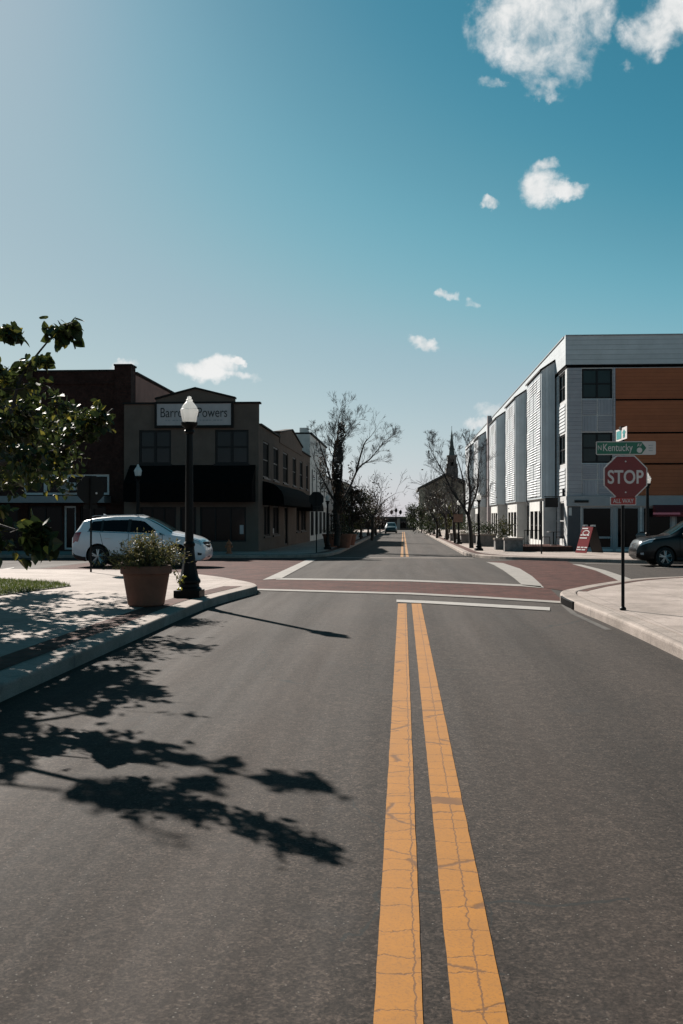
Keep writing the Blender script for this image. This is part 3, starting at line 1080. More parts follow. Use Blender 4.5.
cap_line(cpb, [(xb0, YK - .35, bt + .002), (PX(19.8, YK), YK - .35, bt + .002)], (0, -1, 0), out=.08)
cap_line(cpb, [(PX(116.6, YK), YK - .52, zk(367.5) + .002), (xb1 + .1, YK - .52, zk(367.5) + .002)], (0, -1, 0), out=.07, back=.97)
cap_line(cpb, [(xb1 + .05, YK + .5, bt + .002), (xb1 + .05, 73.9, bt + .002)], (1, 0, 0), out=.06)
cpb.build('coping', M['coping'], brk)
rb = MB()
rb.box(xb0 + .1, xb1 - .1, YK, 73.9, bt - .6, bt - .4)
rb.build('roof', M['roof_flat'], brk)
wt = window(brk, bO, (1, 0, 0), (0, -1, 0), trans, M['frame_white'], M['shop_glass'], 4, 1, fr=.12, depth=.12, name='transom_window', mull=.09)
for w in upb:
    window(brk, bO, (1, 0, 0), (0, -1, 0), w, M['frame_dark'], M['shop_glass'], 2, 2)
for i, w in enumerate(shopb):
    window(brk, bO, (1, 0, 0), (0, -1, 0), w, M['frame_white'] if i == 1 else M['frame_dark'], M['shop_glass'], 1 if i == 1 else 2, 1, fr=.1, depth=.16,
           name='shop_door' if i == 1 else 'shop_window')
ac = MB()
ac.box(PX(64, YK), PX(80, YK), YK - .75, YK - .36, zk(490.5), zk(483))
for k in range(5):
    z0 = zk(489.5) + k * .06
    ac.box(PX(65.5, YK), PX(73, YK), YK - .757, YK - .752, z0, z0 + .03, 1)
ac.build('air_conditioner', [M['frame_white'], M['joint']], brk)
can = MB()
can.box(PX(-60, YK), PX(113, YK), YK - 1.6, YK - .354, zk(503), zk(496.5))
can.build('canopy', mat('canopy_edge', (.24, .24, .245), rough=.6, noise=.12, nscale=3), brk)

# ================================================================== LEFT: white building and the rest of the block
def row_building(name, label, X, y0, y1, zt, wallm, front_pts=None, wz=((3.3, 5.2),), nwin=3, depth_x=14, fm='frame_dark', ledge=True):
    t = thing(name, label, 'building')
    s = 1 if X < 0 else -1
    b0 = gz(y1) - .3
    mb = MB()
    o_, u_, n_ = (X, y0, b0), (0, 1, 0), (s, 0, 0)
    ops = []
    W = y1 - y0
    g = gz((y0 + y1) / 2) + KH
    for (za, zb) in wz:
        for i in range(nwin):
            c = W * (i + .5) / nwin
            ops.append((c - .55, c + .55, za - b0, zb - b0))
    low = []
    for i in range(nwin):
        c = W * (i + .5) / nwin
        low.append((c - W / nwin * .36, c + W / nwin * .36, g + .45 - b0, g + 2.5 - b0))
    facade(mb, o_, u_, n_, W, zt - b0, ops + low)
    xb = X - s * depth_x
    for (a, b) in (((X, y0), (xb, y0)), ((xb, y0), (xb, y1)), ((xb, y1), (X, y1))):
        mb.add([(a[0], a[1], b0), (b[0], b[1], b0), (b[0], b[1], zt), (a[0], a[1], zt)], [(0, 1, 2, 3)])
    if ledge:
        mb.obox((X + s * .08, (y0 + y1) / 2, g + 3.0), (.078, 0, 0), (0, W / 2 - .01, 0), (0, 0, .12))
    mb.build('wall', wallm, t)
    r = MB()
    r.box(min(X, xb) + .1, max(X, xb) - .1, y0 + .1, y1 - .1, zt - .5, zt - .3)
    r.build('roof', M['roof_flat'], t)
    c_ = MB()
    cap_line(c_, [(X, y0, zt + .002), (X, y1, zt + .002)], (s, 0, 0), th=.14, out=.14)
    cap_line(c_, [(min(X, xb), y0, zt + .002), (max(X, xb) - .42, y0, zt + .002)], (0, -1, 0), th=.14, out=.0)
    c_.build('coping', M['coping'], t)
    for w in ops:
        window(t, o_, u_, n_, w, M[fm], M['screened_glass'], 1, 2)
    for w in low:
        window(t, o_, u_, n_, w, M[fm], M['screened_glass'], 2, 1, name='shop_window')
    return t


y2 = YLb + .02
wbld = row_building('white_building', 'white painted brick building with a short chimney beyond the tan shop', XL, y2, y2 + 17, 8.35, M['white_wall'], nwin=4, wz=((3.4, 5.6),))
ch = MB()
ch.box(XL - 1.0, XL - .3, y2 + 1.4, y2 + 2.1, 8.1, 9.0)
ch.build('chimney', M['white_wall'], wbld)
row_building('grey_building', 'low grey rendered building past the white one on the left', XL - .2, y2 + 17.1, y2 + 33, 5.6, M['grey_wall'], nwin=4, wz=((3.0, 4.6),))
row_building('brick_shop_building', 'small red brown brick shop far down the left side', XL - .1, y2 + 33.2, y2 + 52, 5.2, M['brick_wall'], nwin=4, wz=((3.0, 4.4),))
row_building('cream_building', 'cream two storey building at the far left end of the street', XL - .3, y2 + 54, y2 + 76, 6.2, M['cream_wall'], nwin=5, wz=((2.7, 4.4),))

# ================================================================== RIGHT: apartment block
YR = 54.0
XR = PX(567, YR)
zr = lambda py, Y=YR: PZ(py, Y, 600)
gR = gz(YR) + KH
apt = thing('apartment_building', 'three storey white apartment block with cedar cladding and slatted bays, beside the junction', 'building')
rtop = zr(336.0)
par_b = zr(366.5)
b0 = gz(150) - .4
XR1 = XR + 34
YRb = 140.0
rx = lambda px: PX(px, YR) - XR
rO, rU, rN = (XR, YR, b0), (1, 0, 0), (0, -1, 0)
zb_ = lambda py: zr(py) - b0
sx0, sx1 = rx(613), rx(615.5)
win_f = [(rx(582), rx(612.6), zb_(398.5), zb_(368.5)), (rx(582), rx(612.6), zb_(463), zb_(432.5))]
far_f = [(rx(700), rx(730), zb_(398.5), zb_(368.5)), (rx(700), rx(730), zb_(463), zb_(432.5))]
store_f = [(rx(581.5), rx(612.5), gR + .12 - b0, zb_(506.5)), (rx(616), rx(640), gR + .12 - b0, zb_(506.5)), (rx(642), rx(672), gR + .12 - b0, zb_(506.5)),
           (rx(675), rx(705), gR + .12 - b0, zb_(506.5))]
wl = MB()
facade(wl, rO, rU, rN, XR1 - XR, par_b - b0, win_f + far_f + store_f, depth=.2)
aO, aU, aN = (XR, YR, b0), (0, 1, 0), (-1, 0, 0)
bays = []
for pa in (556.7, 527.7, 506.5):
    bays.append(YX(pa, XR))
per = 14.2
bays += [bays[2] + 20.0, bays[2] + 20.0 + per]
BL, BP = 6.6, .85
fl3, fl2 = (zr(398.5), zr(368.5)), (zr(463), zr(432.5))
side_open = []
gaps = [YR + .55]
for i, yb_ in enumerate(bays):
    g0 = yb_ + BL
    g1 = bays[i + 1] if i + 1 < len(bays) else YRb
    gaps.append(g0)
win_side = []
win_side += [(.55, .55 + 2.3, z0 - b0, z1 - b0) for z0, z1 in (fl3, fl2)]
for i, yb_ in enumerate(bays[:-1]):
    a = yb_ + BL - YR
    b = bays[i + 1] - YR
    k = max(1, int((b - a) // 4))
    for j in range(k):
        c = a + (b - a) * (j + .5) / k
        win_side += [(c - 1.1, c + 1.1, z0 - b0, z1 - b0) for z0, z1 in (fl3, fl2)]
store_s = []
yy = 1.0
while yy < YRb - YR - 3:
    store_s.append((yy, yy + 1.75, gz(YR + yy) + KH + .55 - b0, 2.45 - b0))
    yy += 2.55
facade(wl, aO, aU, aN, YRb - YR, par_b - b0, win_side + store_s, depth=.2)
wl.add([(XR1, YR, b0), (XR1, YRb, b0), (XR1, YRb, par_b), (XR1, YR, par_b)], [(0, 1, 2, 3)])
wl.add([(XR1, YRb, b0), (XR, YRb, b0), (XR, YRb, par_b), (XR1, YRb, par_b)], [(0, 1, 2, 3)])
wl.build('wall', M['sid_white'], apt)
# parapet band all round (a real thick upstand)
pr = MB()
TH_ = .35
for (a, b, c, d) in ((XR - .08, XR1, YR - .08, YR + TH_), (XR - .08, XR + TH_, YR + TH_, YRb)):
    pr.box(a, b, c, d, par_b + .10, rtop)
pr.build('parapet', siding_mat('parapet_boards', (.58, .62, .64), .26), apt)
jt = MB()
jt.box(XR - .03, XR1, YR - .03, YR + .2, par_b - .06, par_b + .098)
jt.box(XR - .03, XR + .2, YR + .202, YRb, par_b - .06, par_b + .098)
jt.build('shadow_gap', M['joint'], apt)
rr = MB()
rr.box(XR + TH_, XR1 - .1, YR + TH_, YRb - .1, rtop - 1.0, rtop - .7)
rr.build('roof', M['roof_flat'], apt)
cpR = MB()
cap_line(cpR, [(XR - .08, YR - .08, rtop + .002), (XR1, YR - .08, rtop + .002)], (0, -1, 0), th=.06, out=.05, back=.45)
cap_line(cpR, [(XR - .08, YR + .38, rtop + .002), (XR - .08, YRb, rtop + .002)], (-1, 0, 0), th=.06, out=.05, back=.45)
cpR.build('coping', M['fascia'], apt)
# grey siding skin at the corner
cs = MB()
cs.box(XR + .10, XR + rx(581.3), YR - .05, YR - .004, zr(496), par_b - .07)
cs.box(XR + rx(613.2), XR + rx(615.2), YR - .09, YR - .004, zr(496), par_b - .07)
cs.build('corner_siding', M['sid_grey'], apt)
# patchwork of small panels between and under the windows
for (ya_, yb2) in ((431.5, 399.5), (495.5, 464)):
    xm = (rx(582) + rx(612.6)) / 2
    zm = (zr(ya_) + zr(yb2)) / 2
    cells = [(rx(582), xm - .03, zm + .03, zr(yb2), 0), (xm + .03, rx(612.6), zm + .03, zr(yb2), 1), (rx(582), xm - .03, zr(ya_), zm - .03, 1), (xm + .03, rx(612.6), zr(ya_), zm - .03, 0)]
    for (a, b, c, d, k) in cells:
        q = MB()
        q.box(XR + a + .02, XR + b, YR - .045, YR - .004, c, d)
        q.build(('infill_panel', 'ribbed_panel')[k], M[('sid_grey_p', 'sid_grey_v')[k]], apt)
# cedar cladding in courses with dark joints
wd = MB()
ys = [(368.5, 399.2), (401, 432.2), (434, 463.2), (465, 495.5)]
for (ta, tb) in ys:
    wd.box(XR + sx1, XR + rx(699), YR - .07, YR - .004, zr(tb), zr(ta))
    wd.box(XR + rx(731), XR1 - .1, YR - .07, YR - .004, zr(tb), zr(ta))
wd.build('cedar_cladding', M['sid_wood'], apt)
jj = MB()
for (ta, tb) in zip(ys[:-1], ys[1:]):
    jj.box(XR + sx1, XR1 - .1, YR - .02, YR - .003, zr(tb[0]) + .003, zr(ta[1]) - .003)
jj.build('cladding_joint', M['joint'], apt)
# fascia over the shopfront
fs = MB()
fs.box(XR - .04, XR1 - .05, YR - .16, YR - .004, zr(506), zr(496.3))
fs.build('fascia', M['fascia'], apt)
dp = MB()
dp.box(XR + rx(568), XR + rx(580.3), YR - .05, YR - .004, gR + .02, zr(506.5))
dp.build('entrance_panel', mat('dark_panel', (.04, .045, .055), rough=.5, noise=.15, nscale=2), apt)
for w in win_f + far_f:
    f = window(apt, rO, rU, rN, w, M['frame_dark'], M['glass_teal'], 2, 2, fr=.09, depth=.1, mull=.05)
for w in store_f:
    window(apt, rO, rU, rN, w, M['fascia'], M['shop_glass'], 1, 1, fr=.10, depth=.06, name='shop_window')
tr = MB()
tr.box(XR + rx(581.5), XR + rx(612.5), YR - .01, YR + .05, zr(538.5), zr(536.5))
tr.box(XR + rx(612.8), XR + rx(615.6), YR - .05, YR - .003, gR, zr(506.5))
tr.build('shopfront_rail', M['fascia'], apt)
for w in win_side:
    window(apt, aO, aU, aN, w, M['frame_dark'], M['glass_teal'], 2, 2, fr=.09, depth=.1, mull=.05)
for w in store_s:
    window(apt, aO, aU, aN, w, M['frame_white'], M['shop_glass'], 1, 2, fr=.08, depth=.08, name='shop_window')
# louvred panels beside the corner windows, street side
for (za, zc) in ((zr(430), zr(400)), (zr(495), zr(465))):
    lv = MB()
    z_ = za
    while z_ < zc - .1:
        lv.prism([(XR - .004, YR + .5, z_), (XR - .045, YR + .5, z_), (XR - .02, YR + .5, z_ + .15), (XR - .004, YR + .5, z_ + .13)], (0, 2.4, 0))
        z_ += .19
    lv.build('louvre_panel', M['slat'], apt)
# bays
zbay0, zo, za_ = zr(498.5, YX(556.7, XR)), None, None
y_b1 = bays[0]
z_out = PZ(370.5, y_b1, 545)
z_in = PZ(361.5, y_b1, 555)
z_bot = PZ(498.5, y_b1, 545)
for i, yb_ in enumerate(bays):
    bm_ = MB()
    prof = [(XR - .004, z_bot), (XR - BP, z_bot), (XR - BP, z_out), (XR - .082, z_in), (XR - .004, z_in)]
    if z_in > par_b:
        prof = [(XR - .09, z_bot), (XR - BP, z_bot), (XR - BP, z_out), (XR - .09, z_in)]
    bm_.prism([(p[0], yb_, p[1]) for p in prof][::-1], (0, BL, 0))
    bay = bm_.build('bay', M['bay_metal'], apt)
    rf_ = MB()
    rf_.prism([(XR - .09, yb_ - .08, z_in + .004), (XR - BP - .10, yb_ - .08, z_out - .045), (XR - BP - .10, yb_ - .08, z_out + .06), (XR - .09, yb_ - .08, z_in + .12)], (0, BL + .16, 0))
    rf_.build('bay_roof', M['coping'], bay)
    bk = MB()
    sl = MB()
    for c in range(2):
        y0 = yb_ + .25 + c * (BL - .3) / 2
        y1 = y0 + (BL - .7) / 2
        bk.box(XR - BP - .03, XR - BP - .003, y0, y1, z_bot + .12, z_out - .12)
        z_ = z_bot + .15
        k = 0
        while z_ < z_out - .25:
            # alternate runs of tilted slats, patchwork like the photograph
            blk = int((z_ - z_bot) / 1.05)
            for h in range(2):
                ya2, yb2 = y0 + (y1 - y0) * h / 2 + .03, y0 + (y1 - y0) * (h + 1) / 2 - .03
                tilt = .040 if (blk + h + c) % 2 else .012
                sl.prism([(XR - BP - .032, ya2, z_), (XR - BP - .032 - tilt, ya2, z_ + .02), (XR - BP - .032 - tilt, ya2, z_ + .045), (XR - BP - .032, ya2, z_ + .11)][::-1], (0, yb2 - ya2, 0))
            z_ += .15
    bk.build('screen_backing', M['slat_back'], bay)
    sl.build('louvre_screen', M['slat'], bay)
    # ground-floor projection under the bay, white posts and fascia
    bb = MB()
    gz0 = gz(yb_ + BL) - .1
    xo = XR - BP + .12
    bO2, bU2, bN2 = (xo, yb_ + .2, gz0), (0, 1, 0), (-1, 0, 0)
    gg = gz(yb_ + BL / 2) + KH
    ops = [(.35, 2.0, gg + .5 - gz0, 1.95 - gz0), (2.35, 3.9, gg + .5 - gz0, 1.95 - gz0), (4.3, 5.85, gg + .5 - gz0, 1.95 - gz0)]
    facade(bb, bO2, bU2, bN2, BL - .4, z_bot - .004 - gz0, ops, depth=.15)
    for yq in (yb_ + .2, yb_ + BL - .2):
        q = [(XR - .004, yq, gz0), (xo, yq, gz0), (xo, yq, z_bot - .004), (XR - .004, yq, z_bot - .004)]
        bb.add(q if yq > yb_ + 1 else q[::-1], [(0, 1, 2, 3)])
    bs = bb.build('bay_base', M['white_wall'], apt)
    for w in ops:
        window(apt, bO2, bU2, bN2, w, M['frame_dark'], M['shop_glass'], 1, 2, fr=.06, depth=.1, name='shop_window')
# downpipe, wall lamp, hanging blade sign, name plate
ds = MB()
yd = bays[2] + BL + 6.5
ds.box(XR - .5, XR - .10, yd, yd + .5, gz(yd) + .2, rtop + .25)
ds.build('pilaster', mat('pinkish_render', (.42, .36, .36), rough=.8, noise=.1, nscale=2), apt)
sc = MB()
sc.box(XR - .22, XR - .10, YR + .10, YR + .22, zr(496), zr(489))
sc.build('wall_lamp', M['frame_dark'], apt)
bs = MB()
bs.box(XR - .95, XR - .25, YR + 1.45, YR + 1.53, zr(507), zr(497))
bs.tube([(XR - .1, YR + 1.49, zr(496)), (XR - 1.0, YR + 1.49, zr(496))], .025, 6)
bs.build('blade_sign', M['frame_dark'], apt)
npl = MB()
npl.box(PX(574, YR), PX(588, YR), YR - .22, YR - .165, zr(502.6), zr(500.2))
npl.build('name_plate', M['frame_dark'], apt)
nt_ = MB()
nt_.box(PX(568.5, YR), PX(571.5, YR), YR - .075, YR - .055, zr(515.5), zr(507.5))
nt_.build('wall_notice', M['frame_white'], apt)
# red awning further right
ra = MB()
ra0, ra1 = PX(652, YR), PX(700, YR)
ra.prism([(ra0, YR - .17, zr(505)), (ra0, YR - 1.1, zr(512)), (ra0, YR - 1.1, zr(516.5)), (ra0, YR - .17, zr(516.5))], (ra1 - ra0, 0, 0))
raw = ra.build('awning', M['red_awning'], apt, smooth=None)
pk = MB()
pk.box(PX(653, YR - 1.1), PX(680, YR - 1.1), YR - 1.14, YR - 1.103, PZ(514.6, YR - 1.1), PZ(512.6, YR - 1.1))
pk.build('pink_lit_band', M['pink'], raw)  # bright strip of light on the awning, put in as pink colour

# raised brick patio in front of the corner
pt = MB()
py0, py1 = YR - .35, YR + 4.6
pt.box(XR - 2.6, XR + .15, YR - .9, YR - .06, gz(54) - .1, gR + .28)
pt.box(XR - 2.6, XR - .12, YR - .06, bays[0] - .3, gz(60) - .1, gR + .28)
o = pt.build('raised_patio', M['patio_brick'], None)
o['kind'] = 'structure'

# second block on the right behind, then church and the low dark building closing the street
YC = 216.0
chx0, chx1 = PX(421, YC), PX(468, YC)
gC = gz(YC)
cz = lambda py: PZ(py, YC)
chu = thing('church', 'brown church with a gabled front and slender dark spire at the end of the street', 'church', (0, 0, 0))
cw = MB()
xm = PX(447, YC)
cw.prism([(chx0, YC, gC - .5), (chx1, YC, gC - .5), (chx1, YC, cz(487)), (xm, YC, cz(476)), (chx0, YC, cz(489))], (0, 30, 0))
cw.build('wall', M['church_brick'], chu)
qu = MB()
qu.box(chx0 - .4, chx0 + .9, YC - .4, YC + .9, gC - .5, cz(487.5))
qu.build('cream_lit_corner', M['cream_wall'], chu)  # cream block added for the lit left edge of the front
crf = MB()
for (xa, xb2, za, zb2) in ((chx0 - .7, xm, cz(490), cz(475)), (xm, chx1 + .7, cz(475), cz(486))):
    crf.prism([(xa, YC - .6, za + .01), (xb2, YC - .6, zb2 + .01), (xb2, YC - .6, zb2 + .5), (xa, YC - .6, za + .5)], (0, 31, 0))
crf.build('roof', M['roof_dark'], chu)
for k in range(3):
    ww = MB()
    xw = chx0 + 1.8 + k * 1.7
    pts = [(xw, YC - .08, gC + 2.2), (xw + .9, YC - .08, gC + 2.2), (xw + .9, YC - .08, gC + 4.6), (xw + .45, YC - .08, gC + 5.5), (xw, YC - .08, gC + 4.6)]
    ww.prism(pts, (0, .07, 0))
    ww.build('window', M['shop_glass'], chu)
tw = MB()
t0_, t1_ = PX(446.2, YC), PX(458.3, YC)
tc_ = (t0_ + t1_) / 2
tw.box(t0_, t1_, YC + .65, YC + 3.3, gC - .5, cz(468))
hw = (t1_ - t0_) / 2
tw.box(tc_ - hw * .72, tc_ + hw * .72, YC + 1.0, YC + 2.9, cz(468) + .002, cz(455))
tw.box(tc_ - hw * .85, tc_ + hw * .85, YC + .85, YC + 3.05, cz(456.5), cz(455.2))
for s in (-1, 1):
    tw.box(tc_ + s * hw * .82 - .15, tc_ + s * hw * .82 + .15, YC + .7, YC + 1.0, cz(468) + .004, cz(463.5))
tow = tw.build('tower', M['tower_brick'], chu)
lv = MB()
lv.box(tc_ - .35, tc_ + .35, YC + .94, YC + .995, cz(466), cz(459))
lv.build('belfry_opening', M['joint'], tow)
sp_ = MB()
r0 = hw * .5
n8 = 8
sp_.lathe([(r0 * 1.06, cz(455)), (r0, cz(453.8)), (r0 * .62, cz(444)), (r0 * .28, cz(434)), (.03, cz(428.5))], 8, (tc_, YC + 1.95, 0))
sp_.tube([(tc_, YC + 1.95, cz(429)), (tc_, YC + 1.95, cz(425.5))], .05, 6)
sp_.build('spire', M['copper'], chu)

db = thing('low_building', 'low dark flat roofed building across the far end of the street', 'building')
YD = 222.0
dm = MB()
d0, d1 = PX(352, YD), PX(416.5, YD)
dO = (d0, YD, gz(YD) - .2)
nd = 7
wid = (d1 - d0) / nd
ops = [(i * wid + .25, (i + 1) * wid - .25, .5, 1.9) for i in range(nd)]
facade(dm, dO, (1, 0, 0), (0, -1, 0), d1 - d0, PZ(518.2, YD) - dO[2], ops)
dm.build('wall', mat('dull_blue_wall', (.02, .023, .027), rough=.8, noise=.2, nscale=.5), db)
for w in ops:
    window(db, dO, (1, 0, 0), (0, -1, 0), w, M['frame_dark'], M['shop_glass'], 2, 1)
dr = MB()
dr.box(d0 - .4, d1 + .4, YD - .8, YD + 12, PZ(518.2, YD) + .003, PZ(516.6, YD))
dr.build('roof', mat('pale_roof_edge', (.06, .065, .07), rough=.7, noise=.1, nscale=.5), db)
lp = MB()
lp.box(PX(397, YD), PX(400, YD), YD - .3, YD - .01, gz(YD), PZ(518.4, YD))
lp.build('pale_pier', M['grey_wall'], db)


# ================================================================== street lamps
def make_lamp(name, label, loc, group):
    t = thing(name, label, 'street lamp', loc, 0, group)
    b = MB()
    b.box(-.235, .235, -.235, .235, 0, .13)
    b.lathe([(.225, .13), (.225, .16), (.185, .19), (.180, .24), (.205, .27), (.205, .31), (.17, .36), (.15, .45), (.118, .62), (.098, .80), (.088, .92), (.105, .95), (.105, .985), (.08, 1.02)], 16,
            flute=lambda j, z: 1 - .07 * (j % 2) if .33 < z < .93 else 1)
    b.build('base', M['black_iron'], t, smooth=35)
    p = MB()
    p.lathe([(.078, 1.0), (.072, 2.2), (.062, 3.02)], 16, flute=lambda j, z: 1 - .06 * (j % 2))
    p.build('pole', M['black_iron'], t, smooth=40)
    c = MB()
    c.lathe([(.066, 3.0), (.095, 3.03), (.095, 3.06), (.075, 3.08), (.085, 3.11), (.135, 3.15), (.150, 3.19), (.150, 3.215), (.11, 3.22)], 20)
    c.build('collar', M['black_iron'], t, smooth=35)
    g = MB()
    g.lathe([(.112, 3.215), (.126, 3.24), (.143, 3.33), (.160, 3.42), (.163, 3.455), (.146, 3.465), (.142, 3.48), (.118, 3.53), (.080, 3.575), (.055, 3.60), (.060, 3.615), (.058, 3.635), (.036, 3.65), (.040, 3.67), (.034, 3.69), (.010, 3.70)], 16,
            flute=lambda j, z: 1 - .025 * (j % 2) if z < 3.6 else 1)
    g.build('globe', M['globe'], t, smooth=25)
    return t


GL = 'black street lamps with white acorn globes'
lamp0 = make_lamp('street_lamp', 'tall black street lamp with white acorn globe between the planter and the road', (PX(189.3, 17.95), 17.95, KH), GL)
lamp0.scale = (1, 1, .985)
YA = 44.6
lamp_spots = [
    (4.15, 55.2, .86, 'black street lamp beside the bare tree on the right sidewalk, nearest of its row'),
    (PX(647.5, 45.5), 45.5, 1.0, 'black street lamp standing behind the stop sign in front of the apartments'),
    (3.95, 71.5, .86, 'street lamp with a small banner in the right row, second from the junction'),
    (3.95, 92, .86, 'street lamp third from the junction in the right row'),
    (3.95, 108, .86, 'street lamp fourth from the junction in the right row'),
    (3.95, 128, .86, 'street lamp fifth from the junction in the right row'),
    (3.95, 150, .86, 'farthest street lamp of the right row, near the green trees'),
    (PX(138, 46.5), 46.5, 1.14, 'street lamp standing in the shade before the black shop awning'),
    (-4.3, 57.0, .86, 'shaded street lamp beside the big vine covered tree'),
    (-4.3, 80, .86, 'street lamp second along the left far sidewalk'),
    (-4.3, 102, .86, 'street lamp third along the left far sidewalk'),
    (-4.3, 124, .86, 'street lamp fourth along the left far sidewalk'),
    (-4.3, 150, .86, 'farthest street lamp on the left far sidewalk'),
]
for (x, y, s, lab) in lamp_spots:
    dup(lamp0, (x, y, gz(y) + KH), random.uniform(0, .3), lab, GL, s)

# banner on the second right lamp
bn = thing('lamp_banner', 'small rust coloured banner hanging on the second lamp of the right row', 'banner', (3.95, 71.5, gz(71.5) + KH))
q = MB()
q.box(-.36, .30, -.11, -.09, 1.55, 2.12)
q.build('cloth', mat('banner_cloth', (.20, .12, .09), rough=.9, noise=.2, nscale=5), bn)
q = MB()
q.tube([(-.38, -.10, 2.13), (.32, -.10, 2.13)], .014, 6)
q.tube([(-.38, -.10, 1.54), (.32, -.10, 1.54)], .014, 6)
q.build('bracket', M['black_iron'], bn)

# twin lamp at the far end of the road
tl = thing('twin_lamp', 'dark twin headed lamp post standing at the far end of the street', 'street lamp', (PX(396, 170), 170, gz(170) + .02))
q = MB()
q.lathe([(.22, 0), (.2, .4), (.09, .6), (.08, 3.3)], 10)
q.tube([(-.75, 0, 3.0), (-.6, 0, 2.8), (0, 0, 2.75), (.6, 0, 2.8), (.75, 0, 3.0)], .05, 6)
q.build('pole', M['black_iron'], tl)
for x, z in ((-.75, 3.0), (.75, 3.0), (0, 3.3)):
    q = MB()
    q.lathe([(.08, z), (.24, z + .15), (.28, z + .4), (.2, z + .65), (.05, z + .75)], 10, (x, 0, 0))
    q.build('globe', M['black_iron'] if z < 3.1 else M['sign_back'], tl, smooth=40)

# ================================================================== signs
def octagon(r, d=0.0):
    return [(r * math.cos(R(22.5 + 45 * k)), d, r * math.sin(R(22.5 + 45 * k))) for k in range(8)]


SX, SY = PX(622.8, 15.86), 15.86
st = thing('stop_sign', 'red all way stop sign with green street name panels on a black post at right', 'stop sign', (SX, SY, KH))
zs = lambda py: PZ(py, SY, 622) - KH
p = MB()
p.tube([(0, 0, 0), (0, 0, zs(431))], .026, 10)
p.lathe([(.05, 0), (.05, .03), (.03, .05)], 12)
p.build('post', M['black_iron'], st, smooth=40)
zc = zs(477)
ox = .035
ro = .335 / math.cos(R(22.5))
mb = MB()
mb.prism([(a + ox, b, c + zc) for a, b, c in octagon(ro, -.036)], (0, .003, 0))
pan = mb.build('stop_panel', M['sign_letter'], st)
mb = MB()
mb.prism([(a + ox, b, c + zc) for a, b, c in octagon(ro * .945, -.040)], (0, .003, 0))
mb.build('red_face', M['stop_red'], pan)
lettering('STOP', .55, .215, (ox, -.0415, zc), (1, 0, 0), (0, 0, 1), M['sign_letter'], pan, depth=.0015, bold=.02)
mb = MB()
mb.prism([(a + ox, b, c + zc) for a, b, c in octagon(ro, -.0325)], (0, .002, 0))
mb.build('sign_back', M['sign_back'], pan)
for z in (zc + .24, zc - .24):
    mb = MB()
    mb.lathe([(.013, 0), (.013, .006)], 10, (ox, -.049, z), axis='y')
    mb.build('bolt', M['sign_letter'], pan)


def plate(parent, name, x0, x1, z0, z1, y, border, face, bw=.012, rad=.02, arrow=False):
    def rr(a, b, c, d, r, yy):
        pts = []
        for (cx, cz_, s) in ((b - r, d - r, 0), (a + r, d - r, 90), (a + r, c + r, 180), (b - r, c + r, 270)):
            for k in range(4):
                an = R(s + 30 * k)
                pts.append((cx + r * math.cos(an), yy, cz_ + r * math.sin(an)))
        return pts
    mb = MB()
    mb.prism(rr(x0, x1, z0, z1, rad, y), (0, .003, 0))
    o = mb.build(name, border, parent)
    mb = MB()
    a, b, c, d = x0 + bw, x1 - bw, z0 + bw, z1 - bw
    if arrow:
        h = (d - c) / 2
        mb.prism([(a, y - .003, c), (b - h, y - .003, c), (b, y - .003, c + h), (b - h, y - .003, d), (a, y - .003, d)], (0, .0025, 0))
    else:
        mb.prism(rr(a, b, c, d, rad * .7, y - .003), (0, .0025, 0))
    mb.build('face', face, o)
    return o


aw_ = plate(st, 'all_way_plate', -.20, .20, zs(505.2), zs(496.8), -.036, M['sign_letter'], M['sign_red'])
lettering('ALL WAY', .315, .068, (0, -.0405, (zs(505.2) + zs(496.8)) / 2), (1, 0, 0), (0, 0, 1), M['sign_letter'], aw_, depth=.001, bold=.006)
kx0, kx1 = (596.5 - 622.8) * SY / 1000, (655 - 622.8) * SY / 1000 - .01
kz0, kz1 = zs(455), zs(441.5)
kp = plate(st, 'street_name_panel', kx0, kx1, kz0, kz1, -.035, M['sign_letter'], M['sign_green'], bw=.014)
km = (kz0 + kz1) / 2
# the face covers only the left four fifths and ends in a point
kp.children[0].name = 'green_face'
me = kp.children[0].data
mb = MB()
h = (kz1 - kz0) / 2 - .014
xr = kx0 + (kx1 - kx0) * .84
mb.prism([(kx0 + .014, -.0385, km - h), (xr - h * .75, -.0385, km - h), (xr, -.0385, km), (xr - h * .75, -.0385, km + h), (kx0 + .014, -.0385, km + h)], (0, .0028, 0))
new = bpy.data.meshes.new('green_face')
new.from_pydata(mb.v, [], mb.f)
new.materials.append(M['sign_green'])
kp.children[0].data = new
lettering('N', .055, .075, (kx0 + .055, -.0395, km + .005), (1, 0, 0), (0, 0, 1), M['sign_letter'], kp, depth=.001, bold=.004)
lettering('Kentucky', .455, .150, (kx0 + .335, -.0395, km - .008), (1, 0, 0), (0, 0, 1), M['sign_letter'], kp, depth=.001, bold=.006)
lettering('AV', .075, .05, (xr - .105, -.0395, km + .048), (1, 0, 0), (0, 0, 1), M['sign_letter'], kp, depth=.001, bold=.006)
mb = MB()
mb.lathe([(.042, 0), (.042, .0015)], 16, (xr - .105, -.0405, km - .034), axis='y')
mb.build('emblem', M['sign_letter'], kp)
mb = MB()
for k in range(3):
    mb.box(xr + .035, xr + .10, -.0372, -.0352, km - .05 + k * .04, km - .03 + k * .04)
mb.build('small_print', M['steel'], kp)
